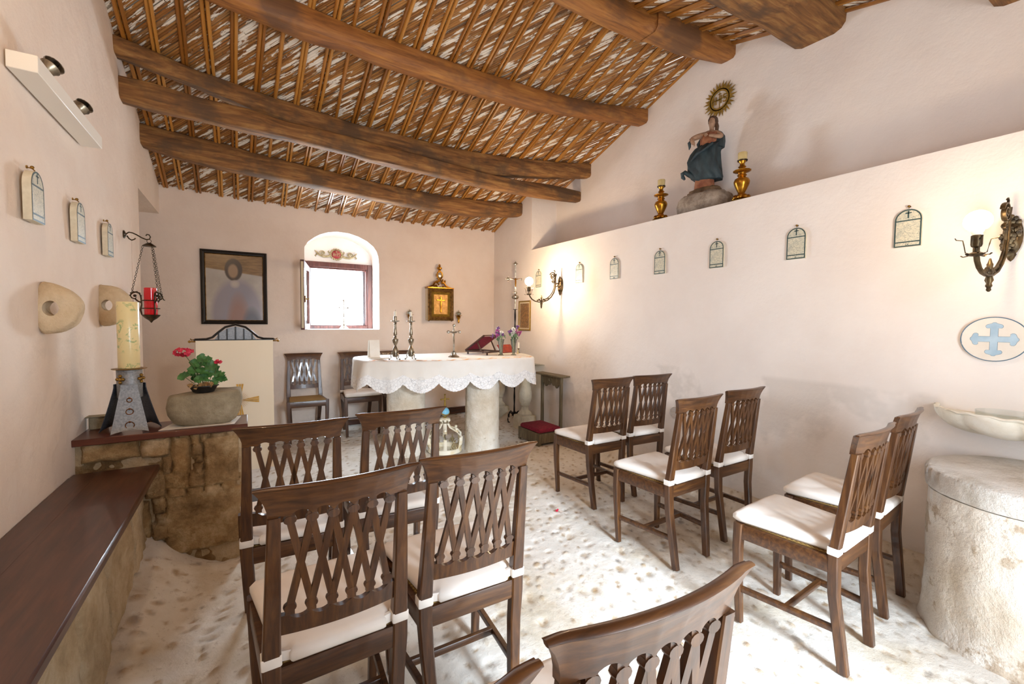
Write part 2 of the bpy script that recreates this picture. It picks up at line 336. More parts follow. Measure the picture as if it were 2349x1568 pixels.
# ------------------------------------------------------------------ mesh helper
class B:
    def __init__(s): s.v = []; s.f = []; s.att = []; s.a = 0.5
    def add(s, vs, fs):
        o = len(s.v); s.v += [Vector(p) for p in vs]; s.f += [tuple(i+o for i in f) for f in fs]; s.att += [s.a]*len(vs); return s
    def box(s, x0, x1, y0, y1, z0, z1):
        return s.add([(x, y, z) for z in (z0, z1) for y in (y0, y1) for x in (x0, x1)],
                     [(0, 2, 3, 1), (4, 5, 7, 6), (0, 1, 5, 4), (2, 6, 7, 3), (0, 4, 6, 2), (1, 3, 7, 5)])
    def bbox(s, x0, x1, y0, y1, z0, z1, b=0.004):
        b = min(b, (x1-x0)/2.1, (y1-y0)/2.1, (z1-z0)/2.1)
        P = [(x0+b, y0+b), (x1-b, y0+b), (x1-b, y1-b), (x0+b, y1-b)]; Q = [(x0, y0+b), (x0+b, y0), (x1-b, y0), (x1, y0+b), (x1, y1-b), (x1-b, y1), (x0+b, y1), (x0, y1-b)]
        R = [(x0+b, y0+b)]*2+[(x1-b, y0+b)]*2+[(x1-b, y1-b)]*2+[(x0+b, y1-b)]*2
        return s.rings([[(x, y, z0) for x, y in R], [(x, y, z0+b) for x, y in Q], [(x, y, z1-b) for x, y in Q], [(x, y, z1) for x, y in R]])
    def rings(s, rs, cap=True, closed=True):
        n = len(rs[0]); vs = [p for r in rs for p in r]; fs = []
        for i in range(len(rs)-1):
            for j in range(n if closed else n-1):
                k = (j+1) % n; fs.append((i*n+j, i*n+k, (i+1)*n+k, (i+1)*n+j))
        if cap and closed: fs += [tuple(range(n-1, -1, -1)), tuple((len(rs)-1)*n+j for j in range(n))]
        return s.add(vs, fs)
    def lathe(s, prof, c=(0, 0, 0), n=20, axis=2, sx=1, sy=1, wob=None):
        rs = []
        for r, h in prof:
            ring = []
            for j in range(n):
                t = 2*PI*j/n; rr = r*(wob(t, h) if wob else 1); p = [rr*math.cos(t)*sx, rr*math.sin(t)*sy, h]
                if axis == 0: p = [h, p[0], p[1]]
                if axis == 1: p = [p[1], h, p[0]]
                ring.append((p[0]+c[0], p[1]+c[1], p[2]+c[2]))
            rs.append(ring)
        return s.rings(rs)
    def sphere(s, c, r, n=10, m=7, sc_=(1, 1, 1)):
        rs = []
        for i in range(m+1):
            t = PI*i/m; q = max(math.sin(t), 1e-3)
            rs.append([(c[0]+r*sc_[0]*q*math.cos(2*PI*j/n), c[1]+r*sc_[1]*q*math.sin(2*PI*j/n), c[2]-r*sc_[2]*math.cos(t)) for j in range(n)])
        return s.rings(rs)
    def tube(s, pts, rad, n=8, flat=None, up=Vector((0, 0, 1))):
        pts = [Vector(p) for p in pts]; rs = []
        for i, p in enumerate(pts):
            d = (pts[min(i+1, len(pts)-1)]-pts[max(i-1, 0)]).normalized()
            u = up if abs(d.dot(up)) < 0.95 else Vector((0, 1, 0)) if abs(d.y) < 0.9 else Vector((1, 0, 0))
            a = d.cross(u).normalized(); b = a.cross(d).normalized()
            r = rad[i] if isinstance(rad, (list, tuple)) else rad; r1, r2 = (r if isinstance(r, tuple) else (r, r*(flat or 1)))
            rs.append([tuple(p+a*(r1*math.cos(2*PI*j/n))+b*(r2*math.sin(2*PI*j/n))) for j in range(n)])
        return s.rings(rs)
    def bar(s, pts, sz):     # rectangular section kept square to x/y
        rs = []
        for p, (w, d) in zip(pts, sz):
            c = min(w, d)*0.12
            rs.append([(p[0]+a, p[1]+b, p[2]) for a, b in ((-w/2+c, -d/2), (w/2-c, -d/2), (w/2, -d/2+c), (w/2, d/2-c), (w/2-c, d/2), (-w/2+c, d/2), (-w/2, d/2-c), (-w/2, -d/2+c))])
        return s.rings(rs)
    def hbar(s, p, q, w, h):   # horizontal rail between two points, width w, height h
        p, q = Vector(p), Vector(q); d = (q-p).normalized(); a = d.cross(Vector((0, 0, 1))).normalized()*w/2; u = a.cross(d).normalized()*h/2
        c = 0.85
        o = [(-1, -c), (-c, -1), (c, -1), (1, -c), (1, c), (c, 1), (-c, 1), (-1, c)]
        return s.rings([[tuple(e+a*i+u*j) for i, j in o] for e in (p, q)])
    def slab(s, nu, nv, f, off):   # f(u,v) point; off(u,v) vector to the back face
        A = [[Vector(f(2*i/nu-1, j/nv)) for i in range(nu+1)] for j in range(nv+1)]
        Bk = [[A[j][i]+Vector(off(2*i/nu-1, j/nv)) for i in range(nu+1)] for j in range(nv+1)]
        n = nu+1; vs = [p for r in A for p in r]+[p for r in Bk for p in r]; K = n*(nv+1); fs = []
        for j in range(nv):
            for i in range(nu):
                a = j*n+i; fs.append((a, a+1, a+n+1, a+n)); fs.append((K+a, K+a+n, K+a+n+1, K+a+1))
        for i in range(nu):
            fs.append((i, K+i, K+i+1, i+1)); t = nv*n+i; fs.append((t, t+1, K+t+1, K+t))
        for j in range(nv):
            a = j*n; fs.append((a, a+n, K+a+n, K+a)); b = a+nu; fs.append((b, K+b, K+b+n, b+n))
        return s.add(vs, fs)
    def prism(s, poly, fr):   # poly 2D list, fr(x,y,k) -> point for k=0,1
        n = len(poly)
        return s.add([fr(x, y, 0) for x, y in poly]+[fr(x, y, 1) for x, y in poly], [tuple(range(n)), tuple(range(2*n-1, n-1, -1))]+[(i, i+n, (i+1) % n+n, (i+1) % n) for i in range(n)])
    def xf(s, m, i0=0):
        for i in range(i0, len(s.v)): s.v[i] = m @ s.v[i]
        return s
    def build(s, name, mat, parent=None, smooth=True, att=None, angle=40):
        me = bpy.data.meshes.new(name); me.from_pydata([tuple(v) for v in s.v], [], s.f)
        bm = bmesh.new(); bm.from_mesh(me); bmesh.ops.recalc_face_normals(bm, faces=bm.faces); bm.to_mesh(me); bm.free()
        me.materials.append(M[mat] if isinstance(mat, str) else mat)
        if smooth:
            me.polygons.foreach_set('use_smooth', [True]*len(me.polygons)); me.set_sharp_from_angle(angle=math.radians(angle))
        if att:
            a = me.attributes.new(att, 'FLOAT', 'POINT'); a.data.foreach_set('value', s.att)
        o = bpy.data.objects.new(name, me); COL.objects.link(o)
        if parent: o.parent = parent
        return o
def tag(o, label=None, cat=None, group=None, kind=None):
    if label: o['label'] = label
    if cat: o['category'] = cat
    if group: o['group'] = group
    if kind: o['kind'] = kind
    return o
def thing(name, label, cat, loc=(0, 0, 0), rz=0, group=None):
    o = bpy.data.objects.new(name, None); o.empty_display_size = 0.1; COL.objects.link(o); o.location = loc; o.rotation_euler = (0, 0, rz)
    return tag(o, label, cat, group)
def copy_tree(o, parent=None):
    c = o.copy(); COL.objects.link(c); c.parent = parent
    for ch in list(o.children): copy_tree(ch, c)
    return c
def text_mesh(txt, size, depth=0.001):
    cu = bpy.data.curves.new('t', 'FONT'); cu.body = txt; cu.size = size; cu.extrude = depth; cu.align_x = 'CENTER'; cu.align_y = 'CENTER'
    o = bpy.data.objects.new('t', cu); COL.objects.link(o)
    me = bpy.data.meshes.new_from_object(o)
    vs = [v.co.copy() for v in me.vertices]; fs = [tuple(p.vertices) for p in me.polygons]
    bpy.data.objects.remove(o); bpy.data.curves.remove(cu); bpy.data.meshes.remove(me)
    return vs, fs
def arc(cx, cz, r, a0, a1, n):
    return [(cx+r*math.cos(a0+(a1-a0)*i/n), cz+r*math.sin(a0+(a1-a0)*i/n)) for i in range(n+1)]
# ------------------------------------------------------------------ room shell
import numpy as np
XL, XR, XRR, YB, YF = -0.70, 3.05, 3.431, 5.484, -1.0
YP, ZS = 4.533, 2.20                       # pilaster edge, ledge height
def zc(x, y):
    z = 3.67-0.345*(y-2.45) if y > 2.45 else 3.67-0.25*(2.45-y)
    u = max(-1, min(1, (x-1.35)/2.1)); return z-0.055*(1-u*u)
def nz(p, s=1.0): return noise.noise(Vector(p)*s)
# floor
def build_floor():
    h = 0.0115
    xs = np.arange(XL-0.03, XR+0.04, h); ys = np.arange(YF-0.3, YB+0.06, h)
    X, Y = np.meshgrid(xs, ys); rng = np.random.RandomState(4)
    Z = np.zeros_like(X)
    for k in range(26):                       # broad unevenness
        a = rng.rand()*6.28; fq = 1.2*1.22**k; ph = rng.rand(2)*6.28
        if fq > 90: break
        Z += 0.0045/(1+0.2*fq)*np.sin(fq*(X*np.cos(a)+Y*np.sin(a))+ph[0])*np.cos(fq*0.8*(Y*np.cos(a)-X*np.sin(a))+ph[1])
    Z -= 0.004
    sm = lambda t: np.clip(t, 0, 1)**2*(3-2*np.clip(t, 0, 1))
    Z += 0.16*sm((-0.10-X)/0.4)*sm((Y-1.9)/1.1)*(Y < 2.9)      # fill against the rubble wall
    Z += 0.08*sm((-0.22-X)/0.25)
    Z += 0.10*sm((X-2.86)/0.22)                                 # plaster cove at the right wall
    Z += 0.05*sm((Y-5.35)/0.13)
    P = np.zeros_like(X)
    n_ = 0
    cx = np.arange(XL, XR, 0.074); cy = np.arange(YF-0.2, YB, 0.066)
    for j, y0 in enumerate(cy):
        for i, x0 in enumerate(cx):
            if rng.rand() < 0.22: continue
            px = x0+(0.041 if j % 2 else 0)+rng.randn()*0.017; py = y0+rng.randn()*0.015
            a = 0.9+rng.randn()*0.5; r1 = 0.012+rng.rand()**2*0.018; r2 = r1*(0.45+0.3*rng.rand())
            i0, i1 = int((px-0.06-xs[0])/h), int((px+0.06-xs[0])/h)+1; j0, j1 = int((py-0.06-ys[0])/h), int((py+0.06-ys[0])/h)+1
            i0, j0 = max(i0, 0), max(j0, 0)
            if i1 <= i0 or j1 <= j0: continue
            xx = X[j0:j1, i0:i1]-px; yy = Y[j0:j1, i0:i1]-py
            u = (xx*np.cos(a)+yy*np.sin(a))/r1; w = (-xx*np.sin(a)+yy*np.cos(a))/r2; d = u*u+w*w
            sunk = rng.rand() < 0.55
            hh = 0.004+0.006*rng.rand()
            Z[j0:j1, i0:i1] += (-hh if sunk else hh)*np.exp(-d*0.9) - 0.0035*np.exp(-(np.sqrt(d)-1.25)**2*7)
            P[j0:j1, i0:i1] = np.maximum(P[j0:j1, i0:i1], np.clip(1.25-d*0.75, 0, 1)*(0.45+0.55*rng.rand()))
    ny, nx = X.shape
    me = bpy.data.meshes.new('floor'); co = np.stack([X, Y, Z], -1).reshape(-1, 3).astype(np.float32)
    idx = np.arange(nx*ny).reshape(ny, nx)
    q = np.stack([idx[:-1, :-1], idx[:-1, 1:], idx[1:, 1:], idx[1:, :-1]], -1).reshape(-1, 4)
    me.vertices.add(len(co)); me.vertices.foreach_set('co', co.ravel())
    me.loops.add(q.size); me.loops.foreach_set('vertex_index', q.ravel().astype(np.int32))
    me.polygons.add(len(q)); me.polygons.foreach_set('loop_start', np.arange(0, q.size, 4, dtype=np.int32))
    me.update(calc_edges=True); me.polygons.foreach_set('use_smooth', [True]*len(q))
    a = me.attributes.new('pebble', 'FLOAT', 'POINT'); a.data.foreach_set('value', P.ravel().astype(np.float32))
    me.materials.append(M['floor_cobbles']); o = bpy.data.objects.new('floor', me); COL.objects.link(o); tag(o, kind='structure')
build_floor()
b = B().box(-3, 6, -5, 9, -0.32, -0.3); tag(b.build('ground', 'bench_stone', smooth=False), kind='structure')
# walls
def wavy(b, nu, nv, f, nrm, amp, sc_=1.3):
    def g(u, v):
        p = Vector(f(u, v)); e = min(1, 6*(1-abs(u)), 6*v if True else 1, 6*(1-v)); return p+Vector(nrm)*(amp*nz(p, sc_)*max(0, e))
    b.slab(nu, nv, g, lambda u, v: Vector(nrm)*-0.25)
b = B()
wavy(b, 40, 28, lambda u, v: (XL, (u+1)/2*(4.48-YF)+YF, v*3.7), (1, 0, 0), 0.02)
b.box(-1.3, XL-0.002, 4.46, 5.6, 2.33, 3.7).box(-1.3, XL, 4.2, 4.48, -.1, 3.7).box(-1.3, -1.15, 4.46, 5.6, -.1, 2.34)
tag(b.build('wall_left', 'plaster_left'), kind='structure')
b = B().box(XR, 3.65, YF-0.1, YP, -0.1, ZS).box(XR, 3.65, YP, 5.9, -0.1, 3.7).box(XRR, 3.65, YF-0.1, YP, ZS, 3.9)
tag(b.build('wall_right', 'plaster_right', smooth=False), kind='structure')
ARCH = [(697.9, 566), (706.7, 554), (721, 544), (733.8, 537.5), (753, 532.4), (773.7, 531.2), (800.8, 535.2), (823, 543), (842, 553.5), (856.6, 566), (863.8, 577), (867.8, 590), (869.4, 609)]
AR = [(p.x, p.z) for p in (at(x, y, 1, YB) for x, y in ARCH)]
x0, x1, zs = AR[0][0], AR[-1][0], 1.195
fy = lambda y0, y1: (lambda x, z, k: (x, y1 if k else y0, z))
YW = 5.85
b = B().box(-1.3, x0, YB, YW+.15, -0.1, 3.2).box(x1, 3.3, YB, YW+.15, -0.1, 3.2).box(x0, x1, YB, YW+.15, -0.1, zs)
b.prism(AR+[(x1, 3.2), (x0, 3.2)], fy(YB, YW+.15))
tag(b.build('wall_back', 'plaster_back', smooth=False), kind='structure')
b = B().box(x0-0.02, x1+0.02, YW, YW+0.14, 2.02, 2.5).box(x0-.02, x1+.02, YB+.002, YW, zs-.01, zs+.002)
tag(b.build('trim_1', 'plaster_reveal', smooth=False), kind='structure')
# window: casing, grey inner frame, open casement
w = thing('window_1', None, None, (0, 0, 0)); tag(w, kind='structure')
def frame(b, xa, xb, za, zb, wd, ya, yb):
    b.bbox(xa, xa+wd, ya, yb, za, zb).bbox(xb-wd, xb, ya, yb, za, zb).bbox(xa+wd, xb-wd, ya, yb, zb-wd, zb).bbox(xa+wd, xb-wd, ya, yb, za, za+wd*0.6)
b = B(); frame(b, x0, x1, zs+.002, 2.022, 0.062, YW-.035, YW+.03); frame(b, x0+.02, x1-.02, zs+.01, 2.0, 0.062, YW-.02, YW+.05)
b.build('window_casing', 'frame_wood', w)
b = B(); frame(b, x0+.075, x1-.075, zs+.03, 1.965, 0.035, YW+.03, YW+.12); b.build('window_frame', 'steel_grey', w)
cs = bpy.data.objects.new('casement', None); COL.objects.link(cs); cs.parent = w
hx, hy = 0.655, YW-0.04; cs.location = (hx, hy, 0); cs.rotation_euler = (0, 0, math.atan2(-0.70, -0.135))
b = B(); L_ = 0.70; za, zb = 1.2, 1.945
b.bbox(0, 0.06, -.02, .02, za, zb).bbox(L_-.06, L_, -.02, .02, za, zb).bbox(.06, L_-.06, -.02, .02, zb-.06, zb).bbox(.06, L_-.06, -.02, .02, za, za+.06)
b.build('casement_frame', 'frame_wood', cs)
b = B().box(.06, L_-.06, -.003, .003, za+.06, zb-.06); b.build('pane', 'glass', cs, smooth=False)
b = B().box(L_, L_+.004, -.012, .012, za+.02, zb-.02); b.build('edge_seal', 'mat_card', cs, smooth=False)
b = B().bbox(L_-.05, L_-.02, .02, .03, 1.49, 1.57).tube([(L_-.035, .03, 1.53), (L_-.035, .06, 1.53), (L_-.036, .066, 1.53)], .008).tube([(L_-.035, .062, 1.53), (L_+.03, .066, 1.53)], .007)
b.build('handle', 'brass', cs)
# front wall with the open doorway the daylight comes through
b = B(); D0, D1, DZ = 0.80, 1.68, 2.05
b.box(-1.3, D0, YF-.35, YF, -.1, 3.6).box(D1, 3.65, YF-.35, YF, -.1, 3.6).box(D0, D1, YF-.35, YF, DZ, 3.6)
tag(b.build('wall_front', 'plaster_left', smooth=False), kind='structure')
# ceiling: lime backing, diagonal reed mat, canes
b = B(); nx, ny = 24, 56
ys = [YF-.3+(2.45-YF+.3)*j/20 for j in range(20)]+[2.45+(5.6-2.45)*j/24 for j in range(25)]
vs = [(XL-.3+(4.15)*i/nx, y, zc(XL-.3+4.15*i/nx, y)+0.006) for y in ys for i in range(nx+1)]
vs += [(p[0], p[1], p[2]+.12) for p in vs]; K = len(vs)//2; fs = []
for j in range(len(ys)-1):
    for i in range(nx):
        a = j*(nx+1)+i; fs.append((a, a+1, a+nx+2, a+nx+1)); fs.append((K+a, K+a+nx+1, K+a+nx+2, K+a+1))
b.add(vs, fs); ceil = b.build('ceiling', 'ceiling_lime'); tag(ceil, kind='structure')
def reeds():
    b = B(); d = Vector((0.64, -0.768)); p = Vector((0.768, 0.64)); rnd = random.Random(3)
    o = -1.3
    while o < 6.25:
        o += 0.0135+rnd.random()*0.004; base = p*o
        # clip to the rectangle
        t0, t1 = -9, 9
        for ax, lo, hi in ((0, XL-.05, XRR+.05), (1, YF, YB-.005)):
            a, c = (lo-base[ax])/d[ax], (hi-base[ax])/d[ax]
            t0, t1 = max(t0, min(a, c)), min(t1, max(a, c))
        t = t0-rnd.random()*0.5
        while t < t1:
            ln = 0.5+rnd.random()*1.6; e = min(t+ln, t1); s = max(t, t0); r = 0.0062+rnd.random()*0.0032
            if e-s > 0.05:
                n_ = max(1, int((e-s)/0.22)); j0 = rnd.uniform(-.004, .004); j1 = rnd.uniform(-.004, .004); hz = rnd.uniform(-.002, .003)
                b.a = min(1, max(0, rnd.gauss(.45, .25))); rs = []
                for k in range(n_+1):
                    u = k/n_; q = base+d*(s+(e-s)*u)+p*(j0+(j1-j0)*u); z = zc(q.x, q.y)-r*.6+hz
                    rs.append([(q.x+p.x*r*cx, q.y+p.y*r*cx, z+r*cz) for cx, cz in ((-1, .3), (-.6, -.75), (.6, -.75), (1, .3))])
                b.rings(rs, cap=False, closed=False)
            t += ln+0.004
    return b
tag(reeds().build('reed_mat', 'reed', ceil, att='shade', angle=80), kind='stuff')
rnd = random.Random(11)
k = 0; x = XL+.05
while x < XRR:
    for (ya, yb) in ((YF, 2.44), (2.46, YB-.01)):
        if ya < 0 and x < 0.3: continue
        b = B(); tilt = rnd.uniform(-.1, .06); wob = rnd.uniform(0, 6)
        for s in (0, 1):
            if s and rnd.random() < 0.12: continue
            r = .0108+rnd.random()*.003; b.a = rnd.random(); pts = []; rr = []
            for i in range(13):
                u = i/12; y = ya+(yb-ya)*u; X_ = x+s*.026+tilt*(u-.5)+.008*math.sin(u*5+wob+s*.6)
                X_ = max(XL-.02, min(X_, XRR)); pts.append((X_, y, zc(X_, y)-.013-r+.002*math.sin(u*9+s))); rr.append(r*(1.1-.2*u))
            b.tube(pts, rr, 6)
        for q in range(2):
            u = rnd.random(); y = ya+(yb-ya)*u; X_ = x+tilt*(u-.5)+.01; z = zc(X_, y)-.024
            b.a = 1; b.tube([(X_+.02*math.cos(t), y+.012*math.sin(t*.5), z+.013*math.sin(t)) for t in [i*2*PI/10 for i in range(11)]], .0016, 4)
        b.build('cane_batten', 'cane', ceil, att='shade')
    x += .135+rnd.random()*.02
# beams, traced edge by edge and set back under the slope of the roof
def beam(rows, off, lab, wl='beam_wood', xr=XRR, left=None, sq=1.17, kink=0.5, group=None):
    pts = []; sz = []
    for px, pt, pb in rows:
        r = ray(px, (pt+pb)/2); s = 1.0
        for _ in range(40):
            P = CAM+r*s; g = P.z-(zc(P.x, P.y)-off); s -= g/(r.z+(0.345 if P.y > 2.45 else -0.25)*r.y)
        P = CAM+r*s; dep = P.dot(_fw)-CAM.dot(_fw); h = (pb-pt)/F_PX*dep/sq
        pts.append(P); sz.append(h)
    if left is not None:     # run on to the left wall outside the frame
        d = pts[0]-pts[1]; q = pts[0].copy(); pts.insert(0, Vector((XL-.03, left[0], left[1]))); sz.insert(0, sz[0])
    pts.sort(key=lambda p: p.x)
    if pts[0].x > XL-.02: a, c = pts[0], pts[1]; pts[0] = a+(a-c)*((a.x-(XL-.02))/(c.x-a.x))
    a, c = pts[-1], pts[-2]; pts[-1] = a+(a-c)*((xr+.02-a.x)/(a.x-c.x))
    # resample smoothly
    P2 = []; S2 = []
    for i in range(len(pts)-1):
        p0, p1, p2, p3 = pts[max(i-1, 0)], pts[i], pts[i+1], pts[min(i+2, len(pts)-1)]
        for k in range(5):
            t = k/5
            q = p1.lerp(p2, t); m1, m2 = (p2-p0)*.5, (p3-p1)*.5; t2, t3 = t*t, t*t*t
            P2.append(p1*(2*t3-3*t2+1)+m1*(t3-2*t2+t)+p2*(-2*t3+3*t2)+m2*(t3-t2)); S2.append(sz[i]*(1-t)+sz[i+1]*t)
    P2.append(pts[-1]); S2.append(sz[-1])
    b = B(); rs = []
    for i, (p, h) in enumerate(zip(P2, S2)):
        w, hh = h*.5, h*.5; ring = []
        for (a, c) in ((-.72, -1), (0, -1.03), (.75, -1), (.96, -.82), (1.02, 0), (.98, .85), (.8, 1), (-.8, 1), (-1, .8), (-1.03, 0), (-.98, -.72)):
            j = 1+kink*.12*nz((p.x*2.2, a*1.5+off*9, c*1.5), 1.0)
            ring.append((p.x, p.y+a*w*j, p.z+c*hh*j))
        rs.append(ring)
    b.rings(rs); o = b.build('roof_beam', wl, angle=50); tag(o, lab, 'beam', group); o['kind'] = 'thing'
    return o
G = 'old timber beams under the reed roof'
beam([(325, 285, 336), (404, 304, 365), (519, 333, 393), (598, 356, 408), (717, 384, 432), (866, 420, 462), (1000, 446, 486), (1100, 459, 499), (1194, 467, 498)], .085, 'dark rough timber beam lowest and nearest the altar wall', xr=XR, group=G)
beam([(262, 176, 230), (353, 197, 255), (455, 227, 276), (570, 252, 304), (660, 282, 322), (800, 315, 357), (850, 328, 372), (988, 366, 402), (1127, 402, 435), (1237, 421, 455), (1325, 440, 465)], .29, 'round timber log strung below the roof, touching the bent beam above it', group=G, kink=1.0)
beam([(252, 78, 124), (353, 120, 166), (455, 166, 204), (570, 208, 255), (634, 230, 284), (720, 256, 318), (800, 281, 337), (883, 304, 356), (988, 330, 381), (1127, 356, 408), (1265, 372, 409), (1344, 377, 410)], .085, 'thick bent timber beam crossing just above the round log', group=G, kink=1.2)
beam([(600, -10, 38), (690, 18, 84), (800, 64, 115), (878, 92, 148), (1005, 138, 189), (1108, 171, 220), (1235, 209, 253), (1350, 237, 271), (1470, 251, 288)], .075, 'long reddish beam across the middle of the reed roof', 'beam_red', group=G)
beam([(1400, -8, 54), (1497, 22, 90), (1581, 57, 121), (1655, 92, 137)], .07, 'reddish ridge beam ending above the gold sunburst', 'beam_red', left=(2.36, 3.54), group=G)
# the two nearest beams, mostly out of the frame
def plain_beam(y, z, w, h, lab, x0_=XL-.02, seed=0):
    b = B(); rs = []
    for i in range(26):
        X_ = x0_+(XRR+.02-x0_)*i/25; zz = z-.05*(1-((X_-1.35)/2.1)**2)*(0 if X_ > 2.9 else 1); ring = []
        for (a, c) in ((-.55, -1), (.6, -1), (.9, -.75), (1, -.4), (1, .5), (.85, 1), (-.85, 1), (-1, .5), (-1, -.5), (-.85, -.85)):
            j = 1+.12*nz((X_*2.5, a*1.7+seed, c*1.7), 1.0); ring.append((X_, y+a*w/2*j, zz+c*h/2*j))
        rs.append(ring)
    b.rings(rs); o = b.build('roof_beam', 'beam_wood', angle=50); tag(o, lab, 'beam', G); o['kind'] = 'thing'
plain_beam(1.56, 3.36, .34, .17, 'massive split timber beam at the top right above the white ledge', seed=3)
plain_beam(.62, 3.08, .2, .2, 'dark beam end just showing in the top right corner', seed=8)
# dark wood strip along the foot of the back wall
b = B().bbox(.55, XR-.02, YB-.045, YB+.002, .045, .13); tag(b.build('baseboard_back', 'dark_wood'), kind='structure')
# ------------------------------------------------------------------ chairs
HW_TOP = 0.1965
def lean(z):            # y of the back of the posts at height z
    if z < .46: return 0.034*min(1, z/.30) if z < .3 else 0.034+0.004*(z-.3)
    return 0.035-0.058*(z-.46)/.46
def postx(z): return 0.134+0.028*min(1, z/.42) if z < .42 else 0.162-0.009*(z-.42)/.45
BOW = 0.022
def yb(x, z): return lean(z)-BOW*(1-min(1, (x/.17)**2))+.016
def make_chair(label, cushion=True, group=None):
    t = thing('dining_chair', label, 'chair', group=group)
    for s in (-1, 1):
        zz = [0, .1, .2, .3, .4, .46, .55, .7, .84]
        b = B().bar([(s*postx(z), lean(z)+.016, z) for z in zz], [(.030+.012*min(1, z/.42) if z < .47 else .042-.014*(z-.46)/.38, .034-.010*max(0, (z-.46)/.38)) for z in zz])
        b.build('leg', 'chair_wood_v', t)
        zz = [0, .06, .14, .24, .34, .444]
        b = B().bar([(s*(.172+.013*min(1, z/.3)), .372+.016*(1-z/.44)+.022*min(1, z/.3), z) for z in zz], [(.026+.012*z/.44, .026+.012*z/.44) for z in zz])
        b.build('leg', 'chair_wood_v', t)
    # seat frame
    b = B(); r = lambda p, q: b.hbar(p, q, .022, .062)
    r((-.150, .05, .41), (.150, .05, .41)); r((-.172, .405, .41), (.172, .405, .41))
    for s in (-1, 1): r((s*.168, .06, .41), (s*.188, .39, .41))
    b.build('seat_frame', 'chair_wood_h', t)
    b = B(); P = [(-.155, .055), (.155, .055), (.178, .405), (-.178, .405)]
    b.rings([[(x, y, z) for x, y in P] for z in (.434, .4445)]); b.build('seat', 'rush_seat', t, smooth=False)
    # stretchers
    for s in (-1, 1):
        b = B().hbar((s*.147, .045, .16), (s*.176, .39, .15), .018, .024); b.build('stretcher', 'chair_wood_h', t)
    b = B().hbar((-.166, .21, .155), (.166, .21, .155), .018, .024); b.build('stretcher', 'chair_wood_h', t)
    # crest rail: flared ends, scalloped underside
    KX = [-.120+.048*i for i in range(6)]
    def scal(x, up):
        if abs(x) > .145: return 0
        if abs(x) > .120: return .004
        ph = ((x+.120) % .048)/.048; return .016*math.sin(PI*ph)**0.6 if 0 < ph < 1 else 0
    b = B()
    def cf(u, v):
        zt = .913; x_ = u*(.167+(HW_TOP-.167)*(v**2.0)); zb = .838+scal(u*.167, 1); z = zb+(zt-zb)*v
        return (x_, yb(x_, z)-.002-.010*v*v, z)
    b.slab(56, 4, cf, lambda u, v: (0, .018, 0))
    b.tube([(u*(HW_TOP+.001), yb(u*HW_TOP, .915)-.006, .914) for u in [i/12-1 for i in range(25)]], [(.0108-.004*abs(i/12-1)**6, .0055-.002*abs(i/12-1)**6) for i in range(25)], 8)
    b.build('crest_rail', 'chair_wood_h', t)
    # lattice back: diagonals, beads and the lower rail
    b = B(); ZT, ZB = .840, .585
    pt = lambda x, z: Vector((x, yb(x, z)+.008, z))
    def diag(x0, z0, x1, z1):
        rs = []
        for k in range(7):
            q = pt(x0+(x1-x0)*k/6, z0+(z1-z0)*k/6); rs.append([(q.x+a, q.y+c, q.z) for a, c in ((-.0085, -.006), (.0085, -.006), (.0085, .006), (-.0085, .006))])
        b.rings(rs)
    for i in range(6):
        for z_, s in ((ZT-.012, -1), (ZB+.012, 1)):
            c = pt(KX[i], z_)
            b.lathe([(.001, -.008), (.0145, -.008), (.0155, 0), (.0145, .008), (.001, .008)], c, 12, 1, .7, 1)
            b.box(c.x-.0105, c.x+.0105, c.y-.006, c.y+.006, min(c.z, c.z-s*.018), max(c.z, c.z-s*.018))
        for j in (i-1, i+1):
            if 0 <= j < 6: diag(KX[i], ZT-.014, KX[j], ZB+.014)
    def lf(u, v):
        zt = .583-scal(u*.143, 0); zb = .527; z = zb+(zt-zb)*v; return (u*.148, yb(u*.148, z), z)
    b.slab(56, 2, lf, lambda u, v: (0, .017, 0))
    b.build('lattice', 'chair_wood_v', t)
    if cushion:
        out = []
        W0, W1 = .150, .200
        def edge(y): return W0+(W1-W0)*(y-.06)/.37
        pts = [(-.118, .030), (.118, .030), (.128, .060), (edge(.085), .078), (edge(.2), .2), (edge(.32), .32), (edge(.405), .405), (.185, .424), (.1, .430), (-.1, .430), (-.185, .424), (-edge(.405), .405), (-edge(.32), .32), (-edge(.2), .2), (-edge(.085), .078), (-.128, .060)]
        P2 = []
        for i, p in enumerate(pts):
            q = pts[(i+1) % len(pts)]
            for k in range(3): P2.append((p[0]+(q[0]-p[0])*k/3, p[1]+(q[1]-p[1])*k/3))
        cx, cy = 0, .24; b = B(); rs = []
        tuf = [(-.09, .16), (.09, .16), (0, .24), (-.1, .33), (.1, .33)]
        for sc_, z in ((.96, .447), (1.0, .456), (1.0, .472), (.965, .481), (.88, .486), (.7, .488), (.5, .488), (.3, .488), (.12, .487)):
            rg = []
            for x, y in P2:
                X_, Y_ = cx+(x-cx)*sc_, cy+(y-cy)*sc_; dz = .0015*nz((X_*9, Y_*9, z), 1)
                if z > .48:
                    for tx, ty in tuf: dz -= .009*math.exp(-((X_-tx)**2+(Y_-ty)**2)/.0011)
                rg.append((X_, Y_, z+dz))
            rs.append(rg)
        b.rings(rs); c = b.build('cushion', 'cushion', t, angle=70)
        for s in (-1, 1):
            b = B(); x_, y_ = s*postx(.46), lean(.46)+.016
            b.rings([[(x_+a*w, y_+d*dd, z) for a, d in ((-1, -.85), (-.85, -1), (.85, -1), (1, -.85), (1, .85), (.85, 1), (-.85, 1), (-1, .85))] for w, dd, z in ((.0220, .018, .451), (.0230, .019, .453), (.0230, .019, .477), (.0220, .018, .479))], cap=True)
            b.hbar((x_-s*.02, y_+.004, .464), (s*.11, .045, .466), .012, .026)
            b.build('strap', 'cushion', c)
    return t
